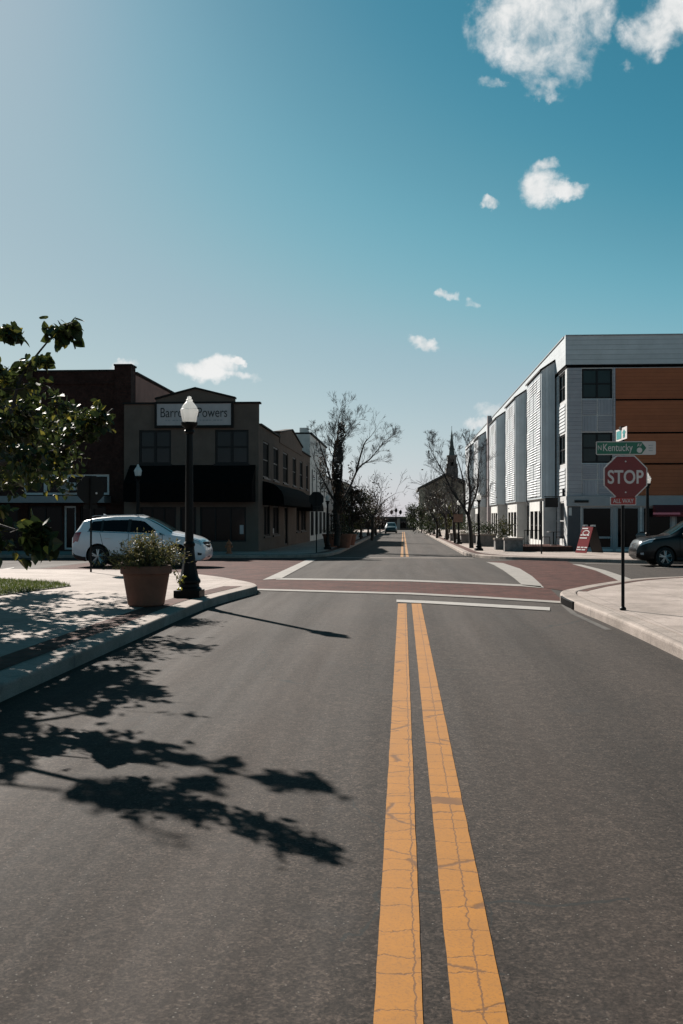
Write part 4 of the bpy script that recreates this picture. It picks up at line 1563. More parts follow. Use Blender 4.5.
# second street-name panel, square to the first
mb = MB()
pz0, pz1 = zs(440.5), zs(428.5)
mb.box(-.030, -.027, -.43, .35, pz0, pz1)
pp = mb.build('cross_name_panel', M['sign_letter'], st)
mb = MB()
mb.box(-.0335, -.0303, -.05, .30, pz0 + .03, pz1 - .03)
mb.box(-.0335, -.0303, -.30, -.16, pz0 + .03, pz0 + .07)
mb.prism([(-.0335, -.24, pz0 + .05), (-.0335, -.12, pz0 + .11), (-.0335, -.24, pz1 - .03), (-.0335, -.36, pz0 + .11)], (.003, 0, 0))
mb.build('teal_face', M['sign_teal'], pp)
mb = MB()
mb.obox((0, 0, pz1 + .005), (.045, 0, 0), (0, .07, 0), (0, 0, .022))
mb.build('cap_bracket', M['black_iron'], st)


def back_sign(name, label, x, y, h, rz, r, dia=.75):
    t = thing(name, label, 'stop sign', (x, y, gz(y) + KH), rz, 'stop signs seen from behind')
    p = MB()
    p.tube([(0, 0, 0), (0, 0, h + dia * .42)], .028, 8)
    p.build('post', M['black_iron'], t)
    rr_ = dia / 2 / math.cos(R(22.5))
    mb = MB()
    mb.prism([(a, b, c + h) for a, b, c in octagon(rr_, .034)], (0, .003, 0))
    pn = mb.build('panel', M['sign_back'], t)
    mb = MB()
    mb.prism([(a, b, c + h) for a, b, c in octagon(rr_ * .95, .0375)], (0, .002, 0))
    mb.build('red_face', M['stop_red'], pn)
    mb = MB()
    mb.box(-.19, .19, .034, .037, h - dia * .5 - .14, h - dia * .5 - .02)
    mb.build('small_plate', M['sign_back'], t)
    return t


sgL = back_sign('stop_sign', 'dark back of a stop sign on the near left corner by the white car', PX(91, 26.4), 26.4, PZ(488, 26.4) - KH, R(38), 1)
mb = MB()
mb.lathe([(.03, 0), (.03, .01)], 10, (.16, .02, PZ(490, 26.4) - KH - .04), axis='y')
mb.build('bright_dot', M['steel'], sgL)  # pale disc added as the bright glint on the sign back
back_sign('stop_sign', 'dark back of a stop sign on the far left corner by the street awnings', PX(316.5, 49.5), 49.5, PZ(499, 49.5) - gz(49.5) - KH, R(12), 1, .72)
# narrow post with edge-on plate, right far sidewalk
np_ = thing('sign_post', 'slim dark sign post on the far right sidewalk before the patio', 'sign post', (PX(541.5, 48.0), 48.0, gz(48) + KH))
q = MB()
q.tube([(0, 0, 0), (0, 0, 2.5)], .036, 8)
q.build('post', M['dark_metal'], np_)
q = MB()
q.box(-.034, -.030, -.02, .42, 1.95, 2.5)
q.build('plate', M['sign_back'], np_)

# A-board
AB = (PX(590, 49), 49.2)
ab = thing('sandwich_board', 'red sandwich board with pale lettering on the sidewalk before the apartments', 'sandwich board', (AB[0], AB[1], gz(AB[1]) + KH), R(-58))
H_ = 1.30
for s, nm, mt in ((-1, 'front_panel', M['red_board']), (1, 'rear_panel', M['frame_dark'])):
    mb = MB()
    y0, y1 = s * .52, s * .06
    mb.prism([(-.38, y0, .03), (.38, y0, .03), (.38, y1, H_), (-.38, y1, H_)], (0, s * .03, 0))
    pa = mb.build(nm, mt, ab)
    if s < 0:
        mk = MB()

        def on(u, v):
            return (u, y0 + (y1 - y0) * (v - .03) / (H_ - .03) - .036, v)
        for (v, ws) in ((.16, (.3, .25)), (.27, (.2, .2, .2)), (.72, (.5,)), (.86, (.15, .2, .15)), (1.18, (.4,))):
            x = -.34
            for w_ in ws:
                a, b = on(x, v), on(x + w_, v + .055)
                mk.prism([on(x, v), on(x + w_, v), on(x + w_, v + .055), on(x, v + .055)], (0, -.003, 0))
                x += w_ + .05
        c0 = [on(.24 * math.cos(k * .52), 1.0 + .13 * math.sin(k * .52)) for k in range(12)]
        c1 = [on(.19 * math.cos(k * .52), 1.0 + .09 * math.sin(k * .52)) for k in range(12)]
        for k in range(12):
            j = (k + 1) % 12
            mk.add([c0[k], c0[j], c1[j], c1[k]], [(0, 1, 2, 3)])
        mk.build('lettering', M['sign_letter'], pa)
for x in (-.28, .26):
    mb = MB()
    mb.box(x - .08, x + .08, -.10, .10, H_ + .002, H_ + .085)
    mb.build('top_clip', M['frame_white'], ab)

# ================================================================== planter with shrubby flowers
PL = (PX(146.3, 16.2), 16.2)
pl = thing('planter', 'large terracotta pot of shrubby flowering plants beside the lamp post', 'planter', (PL[0], PL[1], KH))
mb = MB()
mb.lathe([(.27, 0), (.295, .02), (.375, .50), (.378, .515), (.405, .52), (.418, .535), (.42, .64), (.41, .655), (.37, .655), (.355, .63), (.35, .585)], 40)
mb.build('pot', M['terracotta'], pl, smooth=35)
mb = MB()
mb.lathe([(.0, .59), (.2, .60), (.352, .585)], 20)
mb.build('soil', M['soil'], pl)
stem, lf = MB(), MB()


def add_leaf(mb, p, d, nrm, Ln, W, shape='oval', m=0):
    d = d / (np.linalg.norm(d) + 1e-9)
    s = np.cross(d, nrm)
    s /= np.linalg.norm(s) + 1e-9
    n = np.cross(s, d)
    if shape == 'heart':
        pts = [(0, .12, 0), (.30, -.02, .05), (.52, .18, .10), (.50, .45, .11), (.28, .78, .06), (0, 1.06, -.06), (-.28, .78, .06), (-.50, .45, .11), (-.52, .18, .10), (-.30, -.02, .05)]
        vs = [p + s * a * W + d * b * Ln + n * c * W for a, b, c in pts]
        c0 = p + d * .45 * Ln
        mb.add([p + d * .12 * Ln] + vs[1:5] + [vs[5]], [(0, 1, 2, 3, 4, 5)], m)
        mb.add([p + d * .12 * Ln, vs[5]] + vs[6:], [(0, 1, 2, 3, 4, 5)], m)
    else:
        vs = [p, p + s * W * .5 + d * Ln * .45 + n * W * .12, p + d * Ln, p - s * W * .5 + d * Ln * .45 + n * W * .12]
        mb.add(vs, [(0, 1, 2, 3)], m)


def rdir():
    v = rng.normal(size=3)
    return v / np.linalg.norm(v)


for k in range(210):
    a = random.uniform(0, 6.283)
    r0_ = abs(random.gauss(0, .17))
    b = np.array([r0_ * math.cos(a), r0_ * math.sin(a), .58])
    out = random.uniform(.08, .66) * (1.05 if random.random() < .75 else 1.25) * (1.08 if math.cos(a) < 0 else .95)
    hgt = random.uniform(.28, .56) * (1.22 if random.random() < .15 else 1) * (1 - .35 * (out / .7) ** 2)
    e = np.array([out * math.cos(a), out * math.sin(a), .60 + hgt])
    if out > .5:
        e[2] -= random.uniform(.02, .2)
    mid = (b + e) / 2 + np.array([0, 0, .06])
    stem.tube([b, mid, e], [.005, .004, .002], 3)
    for j in range(26):
        t = random.uniform(.15, 1.0)
        q = b * (1 - t) ** 2 + 2 * mid * t * (1 - t) + e * t * t
        q = q + rng.normal(size=3) * .02
        d = rdir() + (e - b) * .8 + np.array([0, 0, .25])
        add_leaf(lf, q, d, rdir(), random.uniform(.035, .07), random.uniform(.014, .026))
stem.build('stem', M['twig'], pl)
lf.build('foliage', M['leaf_pot'], pl)
# yellow-green sprig at the right side
mb = MB()
for k in range(26):
    q = np.array([.56, -.02, .46]) + rng.normal(size=3) * np.array([.07, .06, .06])
    add_leaf(mb, q, rdir(), rdir(), .07, .035)
mb.tube([(.33, 0, .60), (.42, -.01, .66), (.52, -.02, .56), (.57, -.02, .46)], .006, 4)
mb.build('trailing_sprig', leaf_mat('yellow_sprig', (.12, .12, .02), (.32, .28, .05)), pl)

# ================================================================== small street things
hy = thing('fire_hydrant', 'small orange fire hydrant at the kerb before the tan shop', 'hydrant', (PX(229, 47.2), 47.2, gz(47.2) + KH))
mb = MB()
mb.lathe([(.16, 0), (.16, .04), (.10, .06), (.10, .42), (.13, .44), (.13, .48), (.11, .52), (.06, .60), (.03, .62), (.03, .66)], 14)
mb.build('barrel', M['hydrant'], hy, smooth=40)
for s in (-1, 1):
    mb = MB()
    mb.lathe([(.05, s * .09), (.05, s * .15), (.06, s * .155), (.06, s * .18)], 10, (0, 0, .34), axis='x')
    mb.build('outlet_cap', M['hydrant'], hy)

bn1 = thing('litter_bin', 'grey litter bin by the apartment shopfront behind the stop post', 'bin', (PX(642, 51.5), 51.5, gz(51.5) + KH))
mb = MB()
mb.lathe([(.24, 0), (.27, .05), (.29, .80), (.31, .82), (.31, .88), (.22, .98), (.12, 1.0)], 18)
mb.build('body', M['bin_grey'], bn1, smooth=40)
mb = MB()
mb.lathe([(.12, 1.001), (.13, 1.03), (.05, 1.05)], 14)
mb.build('lid', M['dark_metal'], bn1)


def stone_planter(label, x, y, w, d, h, shrub=True, lmat='leaf_olive', hh=.9):
    t = thing('stone_planter', label, 'planter', (x, y, gz(y) + KH), 0, 'stone planters along the right sidewalk')
    mb = MB()
    mb.box(-w / 2, w / 2, -d / 2, d / 2, 0, h)
    mb.box(-w / 2 - .05, w / 2 + .05, -d / 2 - .05, d / 2 + .05, h + .001, h + .10, 1)
    mb.build('trough', [M['stone_dark'], M['kerb']], t, bevel=.015)
    if shrub:
        f = MB()
        for k in range(700):
            q = rng.normal(size=3) * np.array([w * .28, d * .28, hh * .28]) + np.array([0, 0, h + .1 + hh * .45])
            if q[2] < h + .1:
                q[2] = h + .12
            add_leaf(f, q, rdir(), rdir(), random.uniform(.08, .16), random.uniform(.04, .07))
        f.build('shrub', M[lmat], t)
    return t


stone_planter('long stone planter beside the patio edge, its shrub behind', PX(513, 53.2), 53.2, .95, .7, .62, False)
stone_planter('stone planter holding a round olive shrub near the patio', PX(503.5, 57.5), 57.5, 1.0, 1.0, .55, True, 'leaf_olive', 1.15)
stone_planter('stone planter with dark low shrub further along the apartments', PX(486, 65), 65, 1.2, 1.2, .7, True, 'leaf_dark', .7)
stone_planter('pale stone planter with yellowish bush far along the right sidewalk', PX(463, 84), 84, 2.2, 1.4, .55, True, 'leaf_olive', 1.3)
stone_planter('low stone planter with dark bush halfway along the right sidewalk', PX(470, 75), 75, 1.4, 1.2, .6, True, 'leaf_dark', .9)

# cafe furniture on the patio
def cafe_chair(name, label, loc, rz):
    t = thing(name, label, 'chair', loc, rz, 'black cafe chairs on the patio')
    mb = MB()
    mb.box(-.21, .21, -.21, .21, .44, .47)
    mb.build('seat', M['black_iron'], t)
    mb = MB()
    for k in range(5):
        x = -.18 + k * .09
        mb.tube([(x, .20, .47), (x * 1.05, .25, .90)], .012, 5)
    mb.tube([(-.20, .25, .90), (.20, .25, .90)], .016, 6)
    mb.build('backrest', M['black_iron'], t)
    for sx_ in (-1, 1):
        for sy_ in (-1, 1):
            mb = MB()
            mb.tube([(sx_ * .19, sy_ * .19, .44), (sx_ * .22, sy_ * .22, 0)], .014, 5)
            mb.build('leg', M['black_iron'], t)
    return t


pz = gR + .282
c0 = cafe_chair('cafe_chair', 'black cafe chair on the brick patio right of its table', (PX(561, 55.2), 55.2, pz), R(-70))
dup(c0, (PX(546, 55.2), 55.2, pz), R(80), 'black cafe chair on the brick patio left of its table')
tb = thing('cafe_table', 'round black cafe table on the brick patio', 'table', (PX(553.5, 55.3), 55.3, pz))
mb = MB()
mb.lathe([(.36, .71), (.37, .725), (.36, .74)], 22)
mb.build('tabletop', M['black_iron'], tb)
mb = MB()
mb.lathe([(.22, 0), (.2, .02), (.035, .06), (.03, .71)], 14)
mb.build('pedestal', M['black_iron'], tb)
rl = thing('patio_railing', 'short dark metal railing on the patio front beside the planter', 'railing', (PX(531, 54), 53.2, pz))
mb = MB()
for k in range(7):
    mb.tube([(-.45 + k * .15, 0, 0), (-.45 + k * .15, 0, .82)], .012, 5)
mb.tube([(-.47, 0, .84), (.47, 0, .84)], .02, 6)
mb.build('bars', M['black_iron'], rl)
# terracotta tubs by the tree on the left
for (px, y, s, lab) in ((343.5, 60.5, 1.15, 'brown planter tub right of the big vine covered tree'), (331, 62.5, 1.1, 'brown planter tub just left of the big vine covered tree'), (349.5, 67.5, 1.0, 'smaller brown planter tub further along the left sidewalk')):
    t = thing('planter_tub', lab, 'planter', (PX(px, y), y, gz(y) + KH), 0, 'brown planter tubs on the far left sidewalk')
    mb = MB()
    mb.lathe([(.34 * s, 0), (.46 * s, .62 * s), (.50 * s, .64 * s), (.50 * s, .74 * s), (.42 * s, .74 * s), (.42 * s, .66 * s)], 20)
    mb.build('tub', M['terracotta'], t, smooth=35)
    f = MB()
    for k in range(220):
        q = rng.normal(size=3) * np.array([.22, .22, .16]) * s + np.array([0, 0, .9 * s])
        q[2] = max(q[2], .72 * s)
        add_leaf(f, q, rdir(), rdir(), .11, .05)
    f.build('foliage', M['leaf_dark'], t)


# ================================================================== cars
class CarShape:
    """surface S(x, t): x along the car (front +), t round the half section (0 floor centre .. 7 roof centre)"""

    def __init__(self, prof):
        g = np.linspace(-3, 3, 1201)
        self.g = g
        self.fn = {}
        for k, pts in prof.items():
            if k in ('L0', 'L1'):
                continue
            xs, ys = zip(*pts)
            v = np.interp(g, xs, ys)
            w = 17 if k != 'w' else 25
            ker = np.hanning(w + 2)[1:-1]
            ker /= ker.sum()
            vp = np.pad(v, (w // 2, w // 2), mode='edge')
            self.fn[k] = np.convolve(vp, ker, 'valid')
        self.x0, self.x1 = prof['L0'], prof['L1']

    def val(self, k, x):
        return float(np.interp(x, self.g, self.fn[k]))

    def ring(self, x):
        zl_, zb, zt, w, rw = (self.val(k, x) for k in ('low', 'belt', 'top', 'w', 'rw'))
        zbe = min(zb, zt - .09)
        k = max(0.0, min(1.0, (zt - zb) / .35))
        rwe = rw * k + w * .86 * (1 - k)
        mid = (zl_ + zbe) / 2
        return np.array([(0, zl_), (w * .86, zl_), (w * .975, zl_ + .09), (w * 1.0, mid), (w * .965, zbe), (rwe, zt - .045 - .02 * k), (rwe * .80, zt - .006), (0, zt + .022)])

    def P(self, x, t):
        r = self.ring(x)
        r = np.vstack([[-r[1][0], r[1][1]], r, [-r[6][0], r[6][1]]])
        i = min(int(t), 6)
        f = t - i
        a, b, c, d = r[i], r[i + 1], r[i + 2], r[i + 3]
        # tension: cubic Hermite with reduced tangents keeps the creases
        m0, m1 = (c - a) * .32, (d - b) * .32
        h = (2 * f ** 3 - 3 * f * f + 1) * b + (f ** 3 - 2 * f * f + f) * m0 + (-2 * f ** 3 + 3 * f * f) * c + (f ** 3 - f * f) * m1
        return np.array([x, h[0], h[1]])

    def Nn(self, x, t, side=1):
        e = .01
        a = self.P(x + e, t) - self.P(x - e, t)
        b = self.P(x, min(t + .03, 7)) - self.P(x, max(t - .03, 0))
        n = np.cross(a, b)
        n /= np.linalg.norm(n) + 1e-9
        if n[1] < 0 and t < 6:
            n = -n
        if n[2] < 0 and t > 5.5:
            n = -n
        return n

    def body(self, nx=64, nt=42):
        xs = self.x0 + (self.x1 - self.x0) * (.5 - .5 * np.cos(np.linspace(0, math.pi, nx)))
        ts = np.linspace(0, 7, nt)
        mb = MB()
        vs, fs = [], []
        W = 2 * nt - 2
        for x in xs:
            half = [self.P(x, t) for t in ts]
            ring = half + [p * (1, -1, 1) for p in half[-2:0:-1]]
            vs += ring
        for i in range(nx - 1):
            for j in range(W):
                fs.append((i * W + j, i * W + (j + 1) % W, (i + 1) * W + (j + 1) % W, (i + 1) * W + j))
        for i, rev in ((0, True), (nx - 1, False)):
            c = np.mean([vs[i * W + j] for j in range(W)], axis=0) + np.array([(-.03 if rev else .03), 0, 0])
            vs.append(c)
            k = len(vs) - 1
            for j in range(W):
                q_ = (i * W + j, i * W + (j + 1) % W, k)
                fs.append(q_[::-1] if rev else q_)
        mb.add(vs, fs)
        # consistent outward normals
        return mb

    def patch(self, x0f, x1f, t0, t1, off=.006, nx=14, nt=6, side=1, both=False):
        """a thin shell lying on the surface; x limits may depend on t"""
        mb = MB()
        x0f = x0f if callable(x0f) else (lambda t, a=x0f: a)
        x1f = x1f if callable(x1f) else (lambda t, a=x1f: a)
        for s in ((1, -1) if both else (side,)):
            vs, fs = [], []
            for j in range(nt):
                t = t0 + (t1 - t0) * j / (nt - 1)
                for i in range(nx):
                    x = x0f(t) + (x1f(t) - x0f(t)) * i / (nx - 1)
                    p = self.P(x, t) + self.Nn(x, t) * off
                    vs.append(p * (1, s, 1))
            for j in range(nt - 1):
                for i in range(nx - 1):
                    q_ = (j * nx + i, j * nx + i + 1, (j + 1) * nx + i + 1, (j + 1) * nx + i)
                    fs.append(q_ if s < 0 else q_[::-1])
            mb.add(vs, fs)
        return mb


def finish_car(t, sh, paint, wheels, wr, ws, spec):
    body = sh.body()
    bo_ = body.build('body', [paint, M['plastic_black']], t)
    bmx = bmesh.new()
    bmx.from_mesh(bo_.data)
    bmesh.ops.remove_doubles(bmx, verts=bmx.verts[:], dist=.0008)
    bmesh.ops.recalc_face_normals(bmx, faces=bmx.faces[:])
    bmx.to_mesh(bo_.data)
    bmx.free()
    # wheel wells cut out of the body
    cut = MB()
    for wx in wheels:
        for s in (-1, 1):
            cut.lathe([(wr + .055, s * .52), (wr + .055, s * 1.2)], 30, (wx, 0, wr), axis='y')
    co_ = cut.build('well_cutter', [M['plastic_black']], None)
    bmx = bmesh.new()
    bmx.from_mesh(co_.data)
    bmesh.ops.recalc_face_normals(bmx, faces=bmx.faces[:])
    bmx.to_mesh(co_.data)
    bmx.free()
    co_.parent = t
    bpy.context.view_layer.update()
    md = bo_.modifiers.new('wells', 'BOOLEAN')
    md.operation = 'DIFFERENCE'
    md.object = co_
    md.solver = 'EXACT'
    md.material_mode = 'TRANSFER'
    dg = bpy.context.evaluated_depsgraph_get()
    me = bpy.data.meshes.new_from_object(bo_.evaluated_get(dg))
    bo_.modifiers.clear()
    bo_.data = me
    bpy.data.objects.remove(co_)
    me.polygons.foreach_set('use_smooth', [True] * len(me.polygons))
    me.set_sharp_from_angle(angle=R(38))
    # lower black cladding
    for nm, args, mt in spec:
        kw = {k: v for k, v in args.items() if k not in ('x0', 'x1', 't0', 't1')}
        sh.patch(args['x0'], args['x1'], args['t0'], args['t1'], **kw).build(nm, mt, t, smooth=60)
    for wx in wheels:
        for s in (-1, 1):
            w = MB()
            w.lathe([(wr * .70, -.105), (wr * .93, -.11), (wr, -.075), (wr, .075), (wr * .93, .11), (wr * .70, .105)], 30, (0, 0, 0), axis='y')
            wo = w.build('wheel', M['rubber'], t, (wx, s * ws, wr), smooth=40)
            rm = MB()
            y = s * .085
            rm.lathe([(wr * .60, s * .06), (wr * .70, s * .10), (wr * .69, s * .115), (wr * .64, s * .095)], 30, axis='y')
            for k in range(5):
                an = 2 * math.pi * k / 5 + .3
                for dlt in (-.16, .16):
                    a0 = an + dlt * .6
                    a1 = an + dlt
                    u = np.array([math.cos(a0), 0, math.sin(a0)])
                    v = np.array([math.cos(a1), 0, math.sin(a1)])
                    rm.tube([u * wr * .10 + (0, y + s * .012, 0), v * wr * .64 + (0, y + s * .006, 0)], [.035, .028], 5)
            rm.lathe([(.0, y - s * .01), (wr * .17, y), (wr * .16, y + s * .03), (.0, y + s * .036)], 14, axis='y')
            rm.build('rim', M['alloy'], wo, smooth=35)
            bd = MB()
            bd.lathe([(wr * .66, s * .02), (wr * .66, s * .03)], 22, axis='y')
            bd.build('brake_disc', M['plastic_black'], wo)


# white crossover, side-on, nose to the right
wc = thing('parked_car', 'white crossover car crossing the side street behind the planter', 'car', (PX(140.5, 33.9), 34.35, gz(34.35)), R(-1.5))
wc.scale = (.985, 1.0, 1.03)
suv = CarShape(dict(L0=-2.34, L1=2.34,
                    low=[(-2.4, .46), (-2.2, .30), (-1.9, .22), (1.9, .20), (2.2, .24), (2.4, .40)],
                    belt=[(-2.4, 1.14), (-1.9, 1.17), (0, 1.10), (1.0, 1.06), (2.4, .92)],
                    top=[(-2.4, .95), (-2.34, 1.05), (-2.24, 1.16), (-2.14, 1.34), (-2.0, 1.56), (-1.6, 1.645), (-.9, 1.705), (-.3, 1.715), (.1, 1.69), (.4, 1.60), (.8, 1.40), (1.22, 1.17), (1.6, 1.11), (1.95, 1.02), (2.15, .94), (2.28, .80), (2.36, .62)],
                    w=[(-2.4, .66), (-2.3, .78), (-2.1, .87), (-1.6, .915), (0, .925), (1.5, .915), (2.0, .86), (2.2, .76), (2.34, .60)],
                    rw=[(-2.4, .60), (-2.0, .60), (-1, .645), (.3, .645), (1.2, .66), (2.4, .7)]))
G_ = M['car_glass']
spec = [
    ('side_window', dict(x0=lambda t: -1.74 + .16 * (t - 4), x1=lambda t: .98 - .74 * max(0, (t - 4.15)) / .65, t0=4.16, t1=4.80, off=.008, both=True, nx=26), G_),
    ('windshield', dict(x0=.22, x1=1.18, t0=5.35, t1=7.0, off=.007, both=True), M['windshield']),
    ('rear_window', dict(x0=-2.20, x1=-2.03, t0=5.35, t1=7.0, off=.008, both=True), G_),
    ('window_trim', dict(x0=-1.74, x1=1.0, t0=4.06, t1=4.13, off=.010, both=True, nx=26, nt=2), M['chrome']),
    ('door_pillar', dict(x0=-.33, x1=-.22, t0=4.14, t1=4.84, off=.013, both=True, nx=3), M['plastic_black']),
    ('door_pillar', dict(x0=-1.28, x1=-1.20, t0=4.14, t1=4.84, off=.013, both=True, nx=3), M['plastic_black']),
    ('sill_cladding', dict(x0=-1.0, x1=1.03, t0=1.1, t1=2.35, off=.010, both=True, nx=20), M['plastic_black']),
    ('door_seam', dict(x0=-.285, x1=-.270, t0=2.4, t1=4.05, off=.003, both=True, nx=2, nt=10), M['joint']),
    ('door_seam', dict(x0=.905, x1=.920, t0=2.4, t1=4.05, off=.003, both=True, nx=2, nt=10), M['joint']),
    ('door_seam', dict(x0=lambda t: -1.08 - .22 * (t - 2.4) / 1.6, x1=lambda t: -1.065 - .22 * (t - 2.4) / 1.6, t0=2.4, t1=4.05, off=.003, both=True, nx=2, nt=10), M['joint']),
    ('bonnet_seam', dict(x0=1.30, x1=2.1, t0=4.86, t1=4.90, off=.003, both=True, nx=14, nt=2), M['joint']),
    ('tail_light', dict(x0=-2.29, x1=lambda t: -2.08 + .18 * (t - 3.35), t0=3.35, t1=4.05, off=.010, both=True), M['lens_red']),
    ('headlight', dict(x0=lambda t: 1.80 + .10 * (4.3 - t), x1=2.22, t0=3.72, t1=4.42, off=.010, both=True), M['lens_white']),
    ('fog_light', dict(x0=2.12, x1=2.24, t0=2.5, t1=2.85, off=.010, both=True), M['plastic_black']),
    ('bumper_cladding', dict(x0=-2.28, x1=-1.80, t0=1.0, t1=2.2, off=.010, both=True), M['plastic_black']),
]
finish_car(wc, suv, M['car_white'], (1.42, -1.36), .375, .80, spec)


def nose(t, x, zg0, zg1, wg, zl0, zl1, wl_, x_low, grille_m):
    """grille, badge bar and lower intake, curved round the nose"""
    def strip_(nm, z0, z1, w, xb, bow, m, th=.03):
        mb = MB()
        k = 10
        for i in range(k):
            a, b = -w + 2 * w * i / k, -w + 2 * w * (i + 1) / k
            xa, xc = xb - bow * (a / w) ** 2, xb - bow * (b / w) ** 2
            mb.prism([(xa, a, z0), (xc, b, z0), (xc - .01, b, z1), (xa - .01, a, z1)], (th, 0, 0))
        mb.build(nm, m, t)
    strip_('grille', zg0, zg1, wg, x, .07, grille_m)
    strip_('grille_bar', (zg0 + zg1) / 2 - .012, (zg0 + zg1) / 2 + .012, wg * .9, x + .033, .07, M['chrome'], .012)
    strip_('lower_intake', zl0, zl1, wl_, x_low, .09, M['plastic_black'])
    mb = MB()
    mb.lathe([(.06, x + .045), (.055, x + .06)], 14, (0, 0, (zg0 + zg1) / 2), axis='x')
    mb.build('badge', M['chrome'], t)


nose(wc, 2.325, .66, .86, .50, .34, .48, .56, 2.32, M['plastic_black'])


def mirrors(t, x, z, y, m):
    for s in (-1, 1):
        mb = MB()
        mb.lathe([(.0, -.11), (.075, -.09), (.095, -.02), (.09, .05), (.06, .09), (.0, .10)], 12, (x, s * y, z), axis='y')
        mb.tube([(x + .02, s * (y - .16), z - .07), (x + .02, s * (y - .02), z - .03)], .022, 6)
        mb.build('wing_mirror', m, t, smooth=50)


def handles(t, xs, z, y, m):
    for x in xs:
        for s in (-1, 1):
            mb = MB()
            mb.tube([(x - .10, s * (y - .005), z), (x - .08, s * (y + .025), z), (x + .08, s * (y + .025), z), (x + .10, s * (y - .005), z)], .013, 6)
            mb.build('door_handle', m, t)


mirrors(wc, .74, 1.12, 1.0, M['car_white'])
handles(wc, (-.12, -1.02), .98, .905, M['car_white'])
for s in (-1, 1):
    mb = MB()
    mb.tube([(-1.75, s * .55, 1.675), (-1.6, s * .56, 1.72), (-.2, s * .56, 1.755), (.0, s * .55, 1.70)], .016, 6)
    mb.build('roof_rail', M['plastic_black'] if False else M['steel'], wc)
mb = MB()
mb.prism([(-1.45, -.03, 1.70), (-1.30, -.03, 1.72), (-1.45, -.03, 1.79)], (0, .06, 0))
mb.build('antenna_fin', M['car_white'], wc)

# black car at right, nose to the left
bc = thing('parked_car', 'black car with its nose towards the stop sign on the side street at right', 'car', (PX(664.5, 35.5) + 1.40, 36.45, gz(36.45)), R(180))
bc.scale = (.97, 1.0, 1.05)
sed = CarShape(dict(L0=-2.36, L1=2.36,
                    low=[(-2.4, .44), (-2.2, .30), (-1.9, .20), (1.9, .19), (2.2, .22), (2.4, .36)],
                    belt=[(-2.4, 1.06), (-1.9, 1.07), (0, 1.02), (1.0, .99), (2.4, .86)],
                    top=[(-2.4, .9), (-2.34, 1.04), (-2.2, 1.22), (-1.98, 1.50), (-1.7, 1.575), (-1.0, 1.63), (-.3, 1.64), (.15, 1.60), (.45, 1.52), (.95, 1.22), (1.25, 1.06), (1.6, 1.02), (1.95, .97), (2.2, .88), (2.30, .76), (2.38, .58)],
                    w=[(-2.4, .66), (-2.3, .78), (-2.1, .87), (-1.6, .905), (0, .915), (1.5, .905), (2.0, .86), (2.2, .78), (2.36, .62)],
                    rw=[(-2.4, .60), (-2.0, .60), (-1, .635), (.3, .635), (1.2, .65), (2.4, .7)]))
spec2 = [
    ('side_window', dict(x0=lambda t: -1.86 + .10 * (t - 4), x1=lambda t: .98 - .56 * max(0, (t - 4.15)) / .65, t0=4.16, t1=4.80, off=.008, both=True, nx=26), G_),
    ('windshield', dict(x0=.40, x1=1.16, t0=5.30, t1=7.0, off=.007, both=True), M['windshield']),
    ('rear_window', dict(x0=-2.22, x1=-2.02, t0=5.35, t1=7.0, off=.008, both=True), G_),
    ('door_pillar', dict(x0=-.33, x1=-.22, t0=4.14, t1=4.84, off=.013, both=True, nx=3), M['plastic_black']),
    ('sill_cladding', dict(x0=-1.0, x1=1.0, t0=1.1, t1=2.2, off=.010, both=True, nx=20), M['plastic_black']),
    ('door_seam', dict(x0=-.285, x1=-.270, t0=2.4, t1=4.05, off=.003, both=True, nx=2, nt=10), M['joint']),
    ('door_seam', dict(x0=.875, x1=.890, t0=2.4, t1=4.05, off=.003, both=True, nx=2, nt=10), M['joint']),
    ('tail_light', dict(x0=-2.29, x1=-2.05, t0=3.35, t1=4.05, off=.010, both=True), M['lens_red']),
    ('headlight', dict(x0=lambda t: 1.72 + .22 * (4.4 - t), x1=2.25, t0=3.75, t1=4.45, off=.010, both=True), M['lens_white']),
    ('fog_light', dict(x0=2.14, x1=2.24, t0=2.55, t1=2.85, off=.012, both=True), M['lens_white']),
]
finish_car(bc, sed, M['car_black'], (1.40, -1.32), .335, .80, spec2)
nose(bc, 2.30, .62, .78, .44, .30, .44, .58, 2.31, M['plastic_black'])
mirrors(bc, .72, 1.07, .99, M['car_black'])
handles(bc, (-.12, -1.02), .93, .895, M['car_black'])

# small teal car far down the street
tcar = thing('parked_car', 'small teal car far down the left lane', 'car', (PX(390.8, 150), 152, gz(152)), R(-90))
finish_car(tcar, sed, M['car_teal'], (1.40, -1.32), .335, .80, [s_ for s_ in spec2 if s_[0] in ('side_window', 'windshield', 'rear_window', 'tail_light', 'headlight')])


